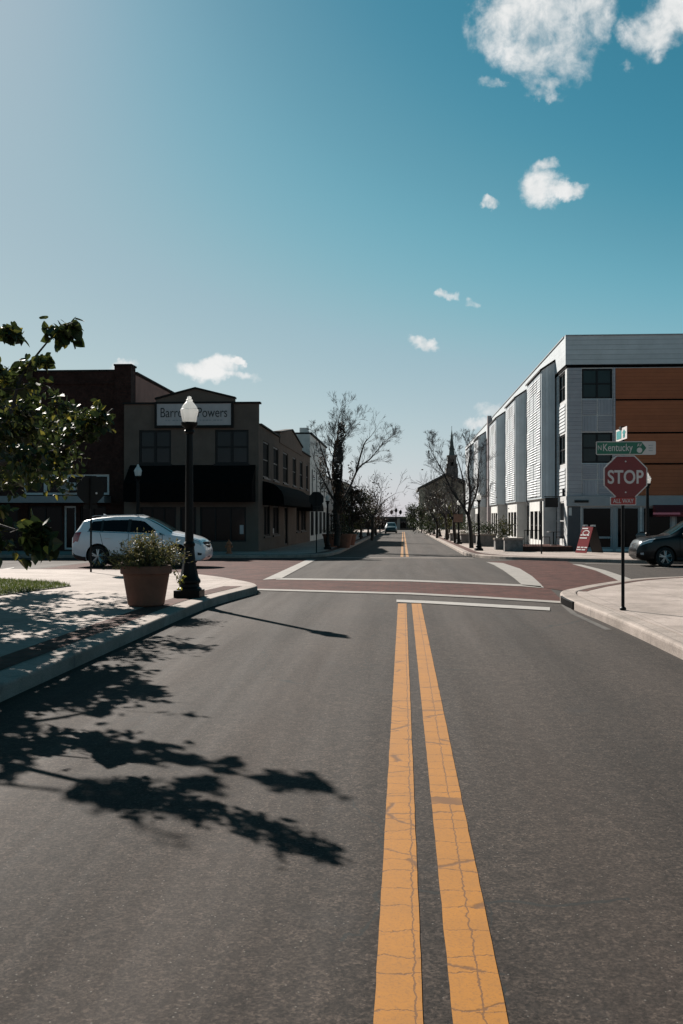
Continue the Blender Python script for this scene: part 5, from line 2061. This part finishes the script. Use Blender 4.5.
# ================================================================== trees
def grow(base, dirv, length, rad, depth, out, gnarl=.25, spread=.75, up=.12, kids=(2, 3), shrink=.72, minr=.004):
    """recursive branching; out is {depth: list of (path, radii)}"""
    p = np.array(base, float)
    d = np.array(dirv, float)
    d /= np.linalg.norm(d)
    n = max(3, int(3 + length * 1.4)) if depth > 1 else 3
    path, rr_ = [p.copy()], [rad]
    for i in range(n):
        d = d + rng.normal(size=3) * gnarl / math.sqrt(n) * .6 + np.array([0, 0, up / n])
        d /= np.linalg.norm(d)
        p = p + d * length / n
        path.append(p.copy())
        rr_.append(max(minr, rad * (1 - .45 * (i + 1) / n)))
    out.setdefault(depth, []).append((path, rr_))
    if depth <= 0:
        return
    k = random.randint(*kids)
    for j in range(k):
        s = random.uniform(.45, 1.0) if j else 1.0
        i = min(n, max(1, int(round(s * n))))
        q = path[i]
        a = rdir()
        a -= d * np.dot(a, d)
        a /= np.linalg.norm(a) + 1e-9
        nd = d + a * spread * random.uniform(.55, 1.15)
        grow(q, nd, length * shrink * random.uniform(.75, 1.15), max(minr, rr_[i] * .72), depth - 1, out, gnarl, spread, up, kids, shrink, minr)


def limb(path, r0, r1, out, key, sub=2, depth=4, l=1.2, **kw):
    """a hand-placed limb with side growth along it"""
    P = smooth_path(path)
    n = len(P)
    rr_ = [r0 + (r1 - r0) * i / (n - 1) for i in range(n)]
    out.setdefault(key, []).append((P, rr_))
    for i in range(int(n * .3), n):
        for _ in range(sub):
            if random.random() < .75:
                d = P[min(i + 1, n - 1)] - P[i - 1]
                d /= np.linalg.norm(d) + 1e-9
                a = rdir()
                a -= d * np.dot(a, d)
                a /= np.linalg.norm(a)
                grow(P[i], d * .8 + a * random.uniform(.4, .9) + np.array([0, 0, .25]), l * random.uniform(.5, 1.0), rr_[i] * .5, depth - 1, out, **kw)
    grow(P[-1], P[-1] - P[-2], l, r1, depth, out, **kw)


def smooth_path(pts, n=4):
    P = [np.array(p, float) for p in pts]
    P = [2 * P[0] - P[1]] + P + [2 * P[-1] - P[-2]]
    o_ = []
    for i in range(1, len(P) - 2):
        for k in range(n):
            t = k / n
            a, b, c, d = P[i - 1], P[i], P[i + 1], P[i + 2]
            o_.append(.5 * ((2 * b) + (-a + c) * t + (2 * a - 5 * b + 4 * c - d) * t * t + (-a + 3 * b - 3 * c + d) * t ** 3))
    o_.append(P[-2])
    return o_


def tubes_to(parent, out, trunk_keys, bark, twig, crown_name='crown'):
    tr_, cr = MB(), MB()
    for k, lst in out.items():
        for (path, rr_) in lst:
            if k in trunk_keys:
                tr_.tube(path, rr_, 9)
            else:
                cr.tube(path, rr_, 5 if rr_[0] > .03 else 3, cap=False)
    if tr_.v:
        tr_.build('trunk', bark, parent, smooth=60)
    if cr.v:
        cr.build(crown_name, twig, parent, smooth=60)


# big bare tree on the far left sidewalk, clad in dead vine
TX, TY = PX(336.5, 58.0), 58.0
bt_ = thing('bare_tree', 'tall bare tree with dead vine round its trunk on the far left sidewalk', 'tree', (TX, TY, gz(TY) + KH))
g0 = gz(TY) + KH


def T(px, py, dy=0.0):
    return (PX(px, TY) - TX, dy, PZ(py, TY) - g0)


out = {}
trunk = smooth_path([T(336.5, 546), T(337.5, 528), T(335.5, 510), T(337.5, 492)])
out['trunk'] = [(trunk, list(np.linspace(.19, .14, len(trunk))))]
kw = dict(gnarl=.22, spread=.60, up=.14, kids=(3, 3), shrink=.70, minr=.0045)
limb([T(337, 494), T(333, 475), T(334, 452, .3), T(337, 438, .4), T(338, 425, .3)], .11, .028, out, 'limb', 2, 5, .74, **kw)
limb([T(338, 496), T(342, 470, -.3), T(339, 450, -.4), T(346, 436, -.7)], .09, .026, out, 'limb', 2, 5, .74, **kw)
limb([T(338, 508), T(349, 488, .3), T(358, 468, .5), T(370, 458, .6), T(380, 446, .6)], .085, .02, out, 'limb', 2, 5, .74, **kw)
limb([T(336, 500), T(330, 480, .8), T(322, 455, 1.2), T(317, 440, 1.4)], .075, .022, out, 'limb', 1, 5, .60, **kw)
limb([T(337, 505), T(328, 488, -.8), T(320, 470, -1.3)], .08, .03, out, 'limb', 1, 3, .8, **kw)
limb([T(356, 470, .5), T(364, 445, -.2), T(370, 438, -.6)], .06, .02, out, 'limb', 1, 3, .8, **kw)
tubes_to(bt_, out, ('trunk', 'limb'), M['bark'], M['twig'])
vine = MB()
for (a, b, n, sp) in (((336, 470), (338, 512), 900, .12), ((339, 440), (337, 480), 850, .11), ((342, 422), (339, 455), 480, .11), ((342, 480), (340, 500), 300, .12), ((335, 512), (336, 535), 260, .14),
                      ((322, 455), (323, 490), 260, .16), ((352, 462), (350, 480), 60, .08)):
    for k in range(n):
        t = random.random()
        q = np.array(T(a[0] + (b[0] - a[0]) * t, a[1] + (b[1] - a[1]) * t)) + rng.normal(size=3) * np.array([sp, sp * 1.3, sp * .8])
        add_leaf(vine, q, rdir() + np.array([0, 0, -.8]), rdir(), random.uniform(.10, .22), random.uniform(.05, .09))
vine.build('vine', M['leaf_brown'], bt_)

# bare tree on the right sidewalk
TX, TY = PX(471.8, 60.5), 60.5
g0 = gz(TY) + KH
b2_ = thing('bare_tree', 'bare tree with forked trunk on the right sidewalk beside the nearest lamp', 'tree', (TX, TY, g0))
out = {}
trunk = smooth_path([T(471.5, 549), T(470.5, 530), T(468.5, 515)])
out['trunk'] = [(trunk, list(np.linspace(.14, .10, len(trunk))))]
limb([T(468.5, 516), T(461, 503, .2), T(452, 490, .6), T(443, 470, .9), T(434, 455, 1.0)], .085, .022, out, 'limb', 2, 5, .66, **kw)
limb([T(468.5, 517), T(470, 495, -.2), T(468, 470, -.3), T(470, 455, -.2)], .10, .028, out, 'limb', 2, 5, .66, **kw)
limb([T(469, 512), T(477, 492, .4), T(479, 474, .5), T(480, 464, .4)], .07, .022, out, 'limb', 1, 5, .60, **kw)
limb([T(465, 508), T(462, 480, -.8), T(456, 458, -1.0)], .06, .02, out, 'limb', 1, 5, .60, **kw)
tubes_to(b2_, out, ('trunk', 'limb'), M['bark'], M['twig'])


def bare_tree(label, px, Y, h, seedr, tw='twig', dead=0, group=None):
    x = PX(px, Y)
    t = thing('bare_tree', label, 'tree', (x, Y, gz(Y) + KH), 0, group)
    out = {}
    th = h * .30
    tp = smooth_path([(0, 0, 0), (random.gauss(0, .08), 0, th * .6), (random.gauss(0, .12), random.gauss(0, .1), th)])
    r = .035 + h * .016
    out['trunk'] = [(tp, list(np.linspace(r, r * .8, len(tp))))]
    for k in range(5):
        a = k * 1.26 + random.uniform(-.4, .4)
        grow(tp[-1 - k % 3], (math.cos(a) * .75, math.sin(a) * .75, 1.0), h * .24, r * .55, 4, out, gnarl=.35, spread=.72, up=.2, kids=(2, 3), shrink=.74, minr=.011)
    tubes_to(t, out, ('trunk',), M['bark'], M[tw])
    if dead:
        f = MB()
        for k in range(dead):
            q = np.array([random.gauss(0, h * .13), random.gauss(0, h * .13), random.gauss(h * .58, h * .13)])
            add_leaf(f, q, rdir(), rdir(), .2, .10)
        f.build('dead_foliage', M['leaf_brown'], t)
    return t


def leafy_tree(label, px, Y, h, w, lm='leaf_dark', n=2600, trunk=.25, group=None, name='leafy_tree', cat='tree', ls=.2, clumps=16):
    x = PX(px, Y)
    t = thing(name, label, cat, (x, Y, gz(Y) + .1), 0, group)
    out = {}
    tp = [(0, 0, 0), (.03, 0, h * trunk), (0, .05, h * .7)]
    tr_ = MB()
    tr_.tube(tp, [.04 + h * .018, .03 + h * .014, .03], 8)
    cl = []
    for k in range(clumps):
        a = random.uniform(0, 6.283)
        zf = random.uniform(trunk + .08, .93)
        rr_ = w / 2 * math.sin(math.pi * min(1, max(.12, (zf - trunk) / (1 - trunk) * .85 + .15))) * random.uniform(.35, .85)
        c = np.array([rr_ * math.cos(a), rr_ * math.sin(a), zf * h])
        cl.append((c, w * random.uniform(.09, .19)))
        tr_.tube([(0, 0, zf * h * .75), c * .6 + np.array([0, 0, zf * h * .33]), c], [.03, .022, .01], 4)
    tr_.build('trunk', M['bark'], t)
    f = MB()
    for k in range(n):
        c, s = cl[k % len(cl)]
        q = c + rng.normal(size=3) * s * np.array([1, 1, .8])
        add_leaf(f, q, rdir(), rdir(), ls * random.uniform(.6, 1.3), ls * .55)
    f.build('crown', M[lm], t)
    return t


GT = 'street trees down the far sidewalks'
bare_tree('bare tree with reddish twigs behind the big vine covered tree', 372, 84, 6.6, 1, 'twig', 160, GT)
bare_tree('smaller bare reddish tree further down the left sidewalk', 376, 118, 6.0, 2, 'twig_red', 60, GT)
bare_tree('reddish bare tree last in the left row', 380, 150, 5.2, 3, 'twig_red', 60, GT)
bare_tree('bare tree second along the right sidewalk before the church', 455.5, 74, 6.6, 5, 'twig', 60, GT)
bare_tree('thin bare tree third along the right sidewalk', 437, 97, 6.0, 6, 'twig', 160, GT)
bare_tree('bare tree among the slatted bays far along the right', 447, 88, 7.0, 7, 'twig', 40, GT)
leafy_tree('dark narrow evergreen just right of the vine covered tree', 352, 76, 4.4, 1.7, 'leaf_brown', 1200, .3, GT)
leafy_tree('dark evergreen behind the narrow one on the left sidewalk', 361, 92, 4.6, 2.6, 'leaf_dark', 1600, .28, GT)
leafy_tree('bushy dark tree further down the left sidewalk', 368, 112, 4.6, 3.4, 'leaf_brown', 1800, .22, GT)
leafy_tree('olive bush beneath the bare left trees', 350, 88, 2.6, 2.2, 'leaf_olive', 900, .1, GT, 'bush', 'bush')
leafy_tree('dark round tree before the low building on the left', 374, 138, 4.2, 3.6, 'leaf_brown', 1500, .2, GT)
leafy_tree('green rounded tree left of the church at the end of the street', 413.8, 172, 4.6, 3.0, 'leaf_dark', 2200, .15, GT, ls=.26)
leafy_tree('broad dark green tree in front of the church', 421.5, 150, 3.8, 3.2, 'leaf_dark', 1700, .15, GT, ls=.24)
leafy_tree('tall brownish tree before the church front', 438, 140, 6.4, 4.6, 'leaf_brown', 1000, .12, GT, ls=.24, clumps=26)
leafy_tree('yellow green young tree on the right sidewalk', 449, 96, 3.3, 1.9, 'leaf_olive', 900, .3, GT)
leafy_tree('low dark hedge bush by the far right lamps', 430, 120, 2.6, 2.6, 'leaf_dark', 1200, .1, GT, 'bush', 'bush', ls=.2)


# ---- foreground redbud, leaning in from the left
def redbud(label, trunk_pts, limbs, pads, r0, lm='leaf', twl=.0, group=None, keep=None, extra=()):
    bx_, by_ = trunk_pts[0][0], trunk_pts[0][1]
    t = thing('leafy_tree', label, 'tree', (bx_, by_, KH), 0, group)
    O = np.array([bx_, by_, KH])
    tp = smooth_path([np.array(p) - O for p in trunk_pts])
    tr_ = MB()
    tr_.tube(tp, list(np.linspace(r0, r0 * .6, len(tp))), 10)
    for (pts, ra, rb_) in limbs:
        P = smooth_path([np.array(p) - O for p in pts])
        tr_.tube(P, list(np.linspace(ra, rb_, len(P))), 6)
    tr_.build('trunk', M['bark'], t, smooth=60)
    f = MB()
    for (pts, n, s0, s1, l0, l1) in pads:
        P = smooth_path([np.array(p, float) for p in pts], 6)
        m = len(P)
        # side twigs off the limb, each carrying its own run of leaves
        nt_ = max(4, n // 9)
        for k in range(nt_):
            u_ = random.random() ** .7
            i = min(m - 2, int(u_ * (m - 1)))
            s = s0 + (s1 - s0) * i / (m - 1)
            c = P[i] + (P[i + 1] - P[i]) * random.random()
            d = (P[i + 1] - P[i]) / np.linalg.norm(P[i + 1] - P[i])
            a = rdir()
            a -= d * np.dot(a, d) * .4
            a[2] *= .75
            e = c + (d * .6 + a) * s * random.uniform(.4, 1.25)
            e2 = (c + e) / 2 + rng.normal(size=3) * s * .1
            if keep and not (keep(e) and keep(e2)):
                e = c + (e - c) * .45
                e2 = (c + e) / 2
                if not keep(e):
                    continue
            f.tube([c - O, e2 - O, e - O], [.006, .0045, .0025], 4, 1, cap=False)
            for j in range(max(3, min(14, n // nt_))):
                v = random.uniform(.25, 1.05)
                q = c * (1 - v) ** 2 + 2 * e2 * v * (1 - v) + e * v * v + rng.normal(size=3) * .025
                if keep and not keep(q):
                    continue
                ld = rng.normal(size=3) * .6 + (e - c) / (np.linalg.norm(e - c) + 1e-6) * .5 + np.array([0, 0, -.55])
                Ln = random.uniform(l0, l1)
                st_ = q + rng.normal(size=3) * .015
                add_leaf(f, st_ - O, ld, np.array([0, 0, 1.0]) + rng.normal(size=3) * .65, Ln, Ln * .95, 'heart')
    for c in extra:
        c = np.array(c)
        e = c + rng.normal(size=3) * np.array([.22, .22, .12])
        if not keep or keep(e):
            f.tube([c - O, (c + e) / 2 - O, e - O], [.006, .0045, .0025], 4, 1, cap=False)
        for j in range(9):
            q = c + (e - c) * random.uniform(-.2, 1.1) + rng.normal(size=3) * .06
            if keep and not keep(q):
                continue
            Ln = random.uniform(.08, .13)
            add_leaf(f, q - O, rng.normal(size=3) * .6 + np.array([0, 0, -.5]), np.array([0, 0, 1.0]) + rng.normal(size=3) * .5, Ln, Ln * .95, 'heart')
    f.build('crown', [M[lm], M['twig']], t)
    return t


def pk_(px, py, Y):
    return (PX(px, Y), Y, PZ(py, Y))


def in_view(q):
    """pixel of a world point"""
    w = np.array(q) - (0, 0, CAM_H)
    d_ = float(w @ FW)
    return 341.5 + FPX * float(w @ RT) / d_, 512 - FPX * float(w @ UP) / d_


SHADE_K = 1 / math.tan(R(33.5))
SHADE_V = (math.sin(R(33.5)), -math.cos(R(33.5)))
P1 = [(x / 2.009, y / 2.009 + 540) for x, y in ((135, 500), (180, 485), (240, 478), (300, 478), (330, 500), (440, 508), (440, 530), (500, 540), (590, 565), (650, 585), (680, 620), (680, 660), (610, 668), (540, 645), (470, 643), (380, 613), (295, 603), (300, 590), (230, 575), (170, 545), (135, 525))]
P2 = [(x / 2.009, y / 2.009 + 540) for x, y in ((-400, 300), (60, 310), (130, 285), (180, 240), (240, 215), (330, 190), (440, 208), (420, 232), (370, 240), (390, 262), (300, 275), (330, 295), (350, 310), (330, 330), (440, 345), (430, 375), (370, 385), (345, 398), (400, 405), (455, 402), (500, 428), (600, 455), (600, 474), (470, 467), (370, 463), (300, 447), (230, 447), (150, 412), (100, 432), (40, 482), (-400, 560))]


def shade_ok(q):
    """crown shaped for its cast shade: keep only sprays whose shade falls where the photograph has it"""
    k = q[2] * SHADE_K
    gx, gy = q[0] + SHADE_V[0] * k, q[1] + SHADE_V[1] * k
    if gx < -3.45:
        return True
    p = in_view((gx, gy, 0.0)) if gy > 1.5 else (0, 2000)
    if inside(p, P1) or inside(p, P2):
        return True
    return random.random() < .03


def keep1(q):
    """crown trimmed to its outline in view and to where its shade falls"""
    x, y = in_view(q)
    if not shade_ok(q) and not (x > -4 and y < 385):
        return False
    if x < -4:
        return True
    if y < 300 or x > 116:
        return False
    if y < 372:
        return x < 77 and y > 300 + max(0, 0) and not (x < 30 and y < 312)
    if y < 385:
        return x < 62
    if y < 500:
        return x < 117 - abs(y - 425) * .45
    if y < 520:
        return x < 60
    return x < 56 and y < 566


t1 = [(-5.75, 9.6, KH), (-5.7, 9.55, .9), (-5.55, 9.5, 1.6), (-5.45, 9.5, 2.2)]
B_tip = pk_(113, 407, 7.72)
A_tip = pk_(60, 322, 10.5)
limbs1 = [
    ([(-5.55, 9.5, 1.6), (-4.6, 9.0, 1.85), (-3.6, 8.5, 2.05), pk_(60, 448, 8.1), B_tip], .05, .008),
    ([(-5.5, 9.5, 2.0), (-4.9, 9.9, 2.5), pk_(0, 425, 10.3), pk_(22, 372, 10.4), A_tip], .045, .006),
    ([(-5.6, 9.5, 1.3), (-4.8, 9.1, 1.55), (-3.9, 8.7, 1.6), pk_(15, 530, 8.4)], .04, .008),
    ([(-5.5, 9.5, 2.2), (-5.5, 9.2, 2.9), (-5.4, 9.3, 3.5)], .05, .012),
    ([(-5.5, 9.5, 2.2), (-5.6, 10.2, 3.3), (-5.4, 10.9, 4.1)], .05, .012),
    ([(-5.5, 9.5, 2.1), (-6.4, 9.6, 3.0), (-7.0, 9.8, 3.5)], .05, .012),
    ([(-5.5, 9.5, 2.0), (-5.0, 11.2, 2.7), (-4.95, 12.3, 3.0)], .045, .010),
]
pads1 = [
    ([(-3.9, 8.7, 2.0), (-3.4, 8.4, 2.08), pk_(60, 446, 8.1), B_tip], 620, .36, .20, .045, .072),
    ([(-3.9, 8.9, 2.25), pk_(-5, 420, 8.6), pk_(40, 405, 8.5), pk_(62, 400, 8.4)], 140, .25, .15, .045, .07),
    ([pk_(-20, 470, 8.8), pk_(10, 470, 8.6), pk_(50, 470, 8.3)], 160, .30, .22, .045, .07),
    ([pk_(5, 400, 10.3), pk_(27, 365, 10.4), pk_(48, 345, 10.5), A_tip, pk_(66, 326, 10.5)], 170, .17, .22, .085, .125),
    ([pk_(-30, 360, 10.3), pk_(0, 335, 10.4), pk_(20, 330, 10.4)], 70, .28, .12, .08, .12),
    ([(-3.9, 8.7, 1.6), pk_(0, 530, 8.6), pk_(22, 535, 8.4), pk_(34, 535, 8.4)], 460, .30, .22, .07, .12),
    ([(-4.6, 9.2, 1.75), (-4.0, 9.0, 1.7), pk_(-5, 505, 8.9)], 160, .4, .3, .07, .11),
    ([(-5.6, 10.2, 3.2), (-5.4, 10.9, 4.1), (-5.3, 11.3, 4.5)], 420, .75, .6, .07, .11),
    ([(-6.2, 9.6, 2.8), (-7.0, 9.8, 3.5)], 300, .7, .6, .07, .11),
    ([(-5.1, 11.0, 2.6), (-4.95, 12.3, 3.0), (-4.9, 13.0, 3.0)], 380, .6, .45, .07, .11),
    ([(-5.0, 9.6, 2.4), (-4.6, 10.3, 2.8), (-4.4, 10.7, 3.1)], 420, .5, .35, .07, .11),
    ([(-5.3, 11.2, 2.4), (-5.3, 12.4, 2.7), (-5.4, 13.4, 2.8)], 1000, .7, .5, .08, .12),
]
redbud('leafy redbud tree reaching in from the left over the sidewalk', t1, limbs1, pads1, .11, keep=keep1)


def keep2(q):
    if not shade_ok(q):
        return False
    x, y = in_view(q)
    if x < -4:
        return True
    return 388 < y < 508 and x < 106 - abs(y - 425) * .5 and random.random() < .75


t2 = [(-7.7, 17.3, KH), (-7.7, 17.3, 1.0), (-7.6, 17.25, 1.7), (-7.5, 17.2, 2.2)]
limbs2 = [([(-7.6, 17.2, 1.9), (-6.7, 16.8, 2.7), (-5.7, 16.4, 3.1), (-5.1, 16.1, 3.2)], .05, .008), ([(-7.5, 17.2, 2.2), (-7.3, 17.0, 3.2), (-7.0, 16.8, 4.0)], .05, .01),
          ([(-7.6, 17.2, 1.8), (-6.9, 16.4, 2.4), (-6.1, 15.6, 2.8), (-5.6, 15.1, 3.0)], .045, .008), ([(-7.6, 17.3, 2.0), (-8.4, 17.6, 2.9)], .05, .015),
          ([(-7.5, 17.2, 2.1), (-7.1, 18.3, 2.8), (-6.6, 19.0, 3.2)], .045, .01),
          ([(-7.6, 17.2, 1.8), (-7.2, 15.6, 2.5), (-6.6, 13.9, 3.0)], .05, .01), ([(-7.6, 17.2, 2.0), (-8.4, 19.0, 2.7), (-8.9, 20.8, 3.1)], .05, .01)]
pads2 = [([(-6.7, 16.8, 2.7), (-5.7, 16.4, 3.1), (-5.1, 16.1, 3.2)], 560, .55, .30, .055, .085), ([(-7.4, 17.1, 2.8), (-7.0, 16.8, 4.0)], 420, .8, .55, .07, .11),
         ([(-7.0, 16.5, 2.4), (-6.1, 15.6, 2.8), (-5.6, 15.1, 3.0)], 520, .6, .35, .055, .085), ([(-7.9, 17.4, 2.5), (-8.4, 17.6, 2.9)], 300, .7, .6, .07, .11),
         ([(-7.3, 17.8, 2.6), (-6.6, 19.0, 3.2)], 1100, .75, .55, .09, .13),
         ([(-7.3, 15.8, 2.5), (-6.6, 13.9, 3.0), (-6.4, 13.4, 3.0)], 1500, .8, .6, .09, .13), ([(-8.2, 18.4, 2.5), (-8.9, 20.8, 3.1), (-8.9, 21.6, 3.0)], 1500, .85, .6, .09, .13),
         ([(-7.9, 17.0, 2.6), (-8.3, 17.6, 3.4)], 1300, .9, .7, .09, .13)]
shade = []  # extra leaf sprays, added to throw dappled shade on the sidewalk
WALK = [(-60, 592), (60, 590), (110, 592), (160, 604), (215, 604), (190, 622), (150, 640), (100, 664), (40, 690), (-60, 740)]
blobs = [(random.uniform(-40, 200), random.uniform(590, 700), random.uniform(5, 11)) for _ in range(42)]
for _ in range(2600):
    p_ = (random.uniform(-60, 215), random.uniform(590, 735))
    if not inside(p_, WALK) or any(((p_[0] - bx_) / 2.2) ** 2 + (p_[1] - by_) ** 2 < (br_ * .5) ** 2 for bx_, by_, br_ in blobs):
        continue
    gx, gy = gp(p_[0], p_[1], KH)
    z_ = min(4.2, max(2.1, random.gauss(2.9, .45)))
    k_ = (z_ - KH) * SHADE_K
    shade.append((gx - SHADE_V[0] * k_, gy - SHADE_V[1] * k_, z_))
    if len(shade) > 760:
        break
redbud('second redbud tree with finer leaves on the grass beyond the first', t2, limbs2, pads2, .10, keep=keep2, extra=shade)

# ================================================================== light, sky, camera
SUN_AZ, SUN_EL = R(-33.5), R(33.5)        # azimuth from +Y, positive towards +X
sun_dir = Vector((math.sin(SUN_AZ) * math.cos(SUN_EL), math.cos(SUN_AZ) * math.cos(SUN_EL), math.sin(SUN_EL)))
sl_ = bpy.data.lights.new('sun', 'SUN')
sl_.energy = 5.0
sl_.angle = R(.53)
sl_.color = (1.0, .93, .85)
so = bpy.data.objects.new('sun', sl_)
COL.objects.link(so)
so.rotation_euler = (-sun_dir).to_track_quat('-Z', 'Y').to_euler()

W = bpy.data.worlds.new('World')
S.world = W
W.use_nodes = True
nt = W.node_tree
nt.nodes.clear()
out_ = N(W, 'ShaderNodeOutputWorld')
bg = N(W, 'ShaderNodeBackground', Strength=.05)
L(W, bg.outputs[0], out_.inputs[0])
sky = N(W, 'ShaderNodeTexSky', sky_type='NISHITA', sun_disc=False)
sky.sun_elevation = SUN_EL
sky.sun_rotation = SUN_AZ
sky.air_density = 1.0
sky.dust_density = .3
sky.ozone_density = 1.0
tc = N(W, 'ShaderNodeTexCoord')
# film-like grade of the sky: one tone curve per channel, blue pulled towards teal
EXPO = 1.10
sepc = N(W, 'ShaderNodeSeparateColor')
L(W, sky.outputs[0], sepc.inputs[0])
BG = .05


def tone(sock, pts):
    n = N(W, 'ShaderNodeFloatCurve')
    c = n.mapping.curves[0]
    n.mapping.use_clip = False
    xs = [(0, 0)] + [(x / 14.0, y) for x, y in pts]
    while len(c.points) < len(xs):
        c.points.new(.5, .5)
    for p_, (x, y) in zip(c.points, xs):
        p_.location = (x, y)
        p_.handle_type = 'AUTO_CLAMPED'
    n.mapping.update()
    L(W, math_node(W, 'DIVIDE', sock, 14.0), n.inputs['Value'])
    return math_node(W, 'MULTIPLY', n.outputs[0], 1 / BG / 2 ** EXPO)


c_r = tone(sepc.outputs[0], [(2.35, .054), (3.1, .120), (3.9, .205), (4.9, .318), (5.3, .352), (9.8, .585), (14, .70)])
c_g = tone(sepc.outputs[1], [(3.57, .242), (4.4, .326), (5.3, .420), (6.5, .488), (6.9, .50), (10.2, .638), (14, .70)])
c_b = tone(sepc.outputs[1], [(3.57, .352), (4.4, .430), (5.3, .515), (6.5, .562), (6.9, .572), (10.2, .658), (14, .70)])
comb = N(W, 'ShaderNodeCombineColor')
for i, q in enumerate((c_r, c_g, c_b)):
    L(W, q, comb.inputs[i])
sky_col = comb.outputs[0]


def sky_dir(px, py):
    d = ray(px, py)
    return d / np.linalg.norm(d)


def vdot(vec):
    n = N(W, 'ShaderNodeVectorMath', operation='DOT_PRODUCT')
    L(W, wv.outputs[0], n.inputs[0])
    n.inputs[1].default_value = tuple(vec)
    return n.outputs['Value']


clouds = [
    (545, 10, 70, 46), (538, 40, 36, 34), (540, 62, 34, 28), (506, 8, 36, 26), (590, 12, 30, 34), (565, 50, 34, 40), (487, 82, 22, 9, .45), (550, 85, 20, 12),
    (655, 28, 30, 28), (627, 72, 15, 10, .35), (672, 14, 22, 24),
    (536, 190, 27, 19), (562, 192, 20, 10), (545, 172, 14, 9), (489, 205, 9, 7),
    (442, 297, 14, 6.5), (466, 301, 12, 6, .6), (424, 346, 18, 8),
    (204, 374, 34, 13), (222, 364, 24, 12), (243, 360, 8, 5), (240, 377, 34, 7, .6),
    (122, 364, 17, 7, 1.2), (500, 410, 28, 10, .9), (428, 41, 14, 11, .25), (70, 325, 9, 5), (482, 424, 22, 8, .9),
]
wn1 = N(W, 'ShaderNodeTexNoise', Scale=22.0, Detail=5.0, Roughness=.6)
L(W, tc.outputs['Generated'], wn1.inputs['Vector'])
wv = N(W, 'ShaderNodeVectorMath', operation='MULTIPLY_ADD')
wvs = N(W, 'ShaderNodeVectorMath', operation='SUBTRACT')
L(W, wn1.outputs['Color'], wvs.inputs[0])
wvs.inputs[1].default_value = (.5, .5, .5)
L(W, wvs.outputs[0], wv.inputs[0])
wv.inputs[1].default_value = (.055, .055, .045)
L(W, tc.outputs['Generated'], wv.inputs[2])
cn = N(W, 'ShaderNodeTexNoise', Scale=11.0, Detail=10.0, Roughness=.58, Distortion=.35)
L(W, tc.outputs['Generated'], cn.inputs['Vector'])
cn2 = N(W, 'ShaderNodeTexNoise', Scale=48.0, Detail=8.0, Roughness=.62, Distortion=.3)
L(W, tc.outputs['Generated'], cn2.inputs['Vector'])
acc = None
for (px, py, a, b, *amp) in clouds:
    c = sky_dir(px, py)
    ri = np.cross(c, (0, 0, 1.0))
    ri /= np.linalg.norm(ri)
    ui = np.cross(ri, c)
    u_ = math_node(W, 'MULTIPLY', vdot(ri), FPX / a)
    v_ = math_node(W, 'MULTIPLY', vdot(ui), FPX / b)
    e = math_node(W, 'ADD', math_node(W, 'MULTIPLY', u_, u_), math_node(W, 'MULTIPLY', v_, v_))
    val = math_node(W, 'SUBTRACT', amp[0] if amp else 1.0, e)
    w_ = vdot(c)
    val = math_node(W, 'MULTIPLY', math_node(W, 'ADD', val, 2.0), math_node(W, 'GREATER_THAN', w_, 0.0))
    acc = val if acc is None else math_node(W, 'SMOOTH_MAX', acc, val, .25)
shape = math_node(W, 'SUBTRACT', acc, 2.0)
nz = math_node(W, 'ADD', math_node(W, 'MULTIPLY', math_node(W, 'SUBTRACT', cn.outputs['Fac'], .5), 4.0), math_node(W, 'MULTIPLY', math_node(W, 'SUBTRACT', cn2.outputs['Fac'], .5), 2.0))
dens = math_node(W, 'ADD', math_node(W, 'MULTIPLY', math_node(W, 'MAXIMUM', shape, -1.5), 1.35), nz)
mr = N(W, 'ShaderNodeMapRange', interpolation_type='SMOOTHSTEP')
mr.inputs['From Min'].default_value = -.05
mr.inputs['From Max'].default_value = 1.45
L(W, dens, mr.inputs['Value'])
k_ = 1 / BG / 2 ** EXPO
lum = ramp(W, math_node(W, 'ADD', math_node(W, 'MULTIPLY', cn2.outputs['Fac'], .5), math_node(W, 'MULTIPLY', cn.outputs['Fac'], .5)), .36, .58, (.64 * k_, .68 * k_, .69 * k_), (.88 * k_, .88 * k_, .87 * k_))
sky_final = mixc(W, math_node(W, 'MULTIPLY', mr.outputs[0], .96), sky_col, lum)
L(W, sky_final, bg.inputs['Color'])

cam = bpy.data.cameras.new('camera')
cam.sensor_fit = 'VERTICAL'
cam.sensor_height = 24.0
cam.lens = FPX / 1024 * 24.0
cam.clip_end = 4000
co = bpy.data.objects.new('camera', cam)
COL.objects.link(co)
co.matrix_world = Matrix(((RT[0], UP[0], -FW[0], 0), (RT[1], UP[1], -FW[1], 0), (RT[2], UP[2], -FW[2], CAM_H), (0, 0, 0, 1)))
S.camera = co
S.render.resolution_x, S.render.resolution_y = 683, 1024
S.view_settings.view_transform = 'Standard'
S.view_settings.look = 'None'
S.view_settings.exposure = EXPO
S.view_settings.gamma = 1.0
S.view_settings.use_curve_mapping = False
S.render.engine = 'CYCLES'
S.cycles.max_bounces = 6
S.cycles.use_denoising = True
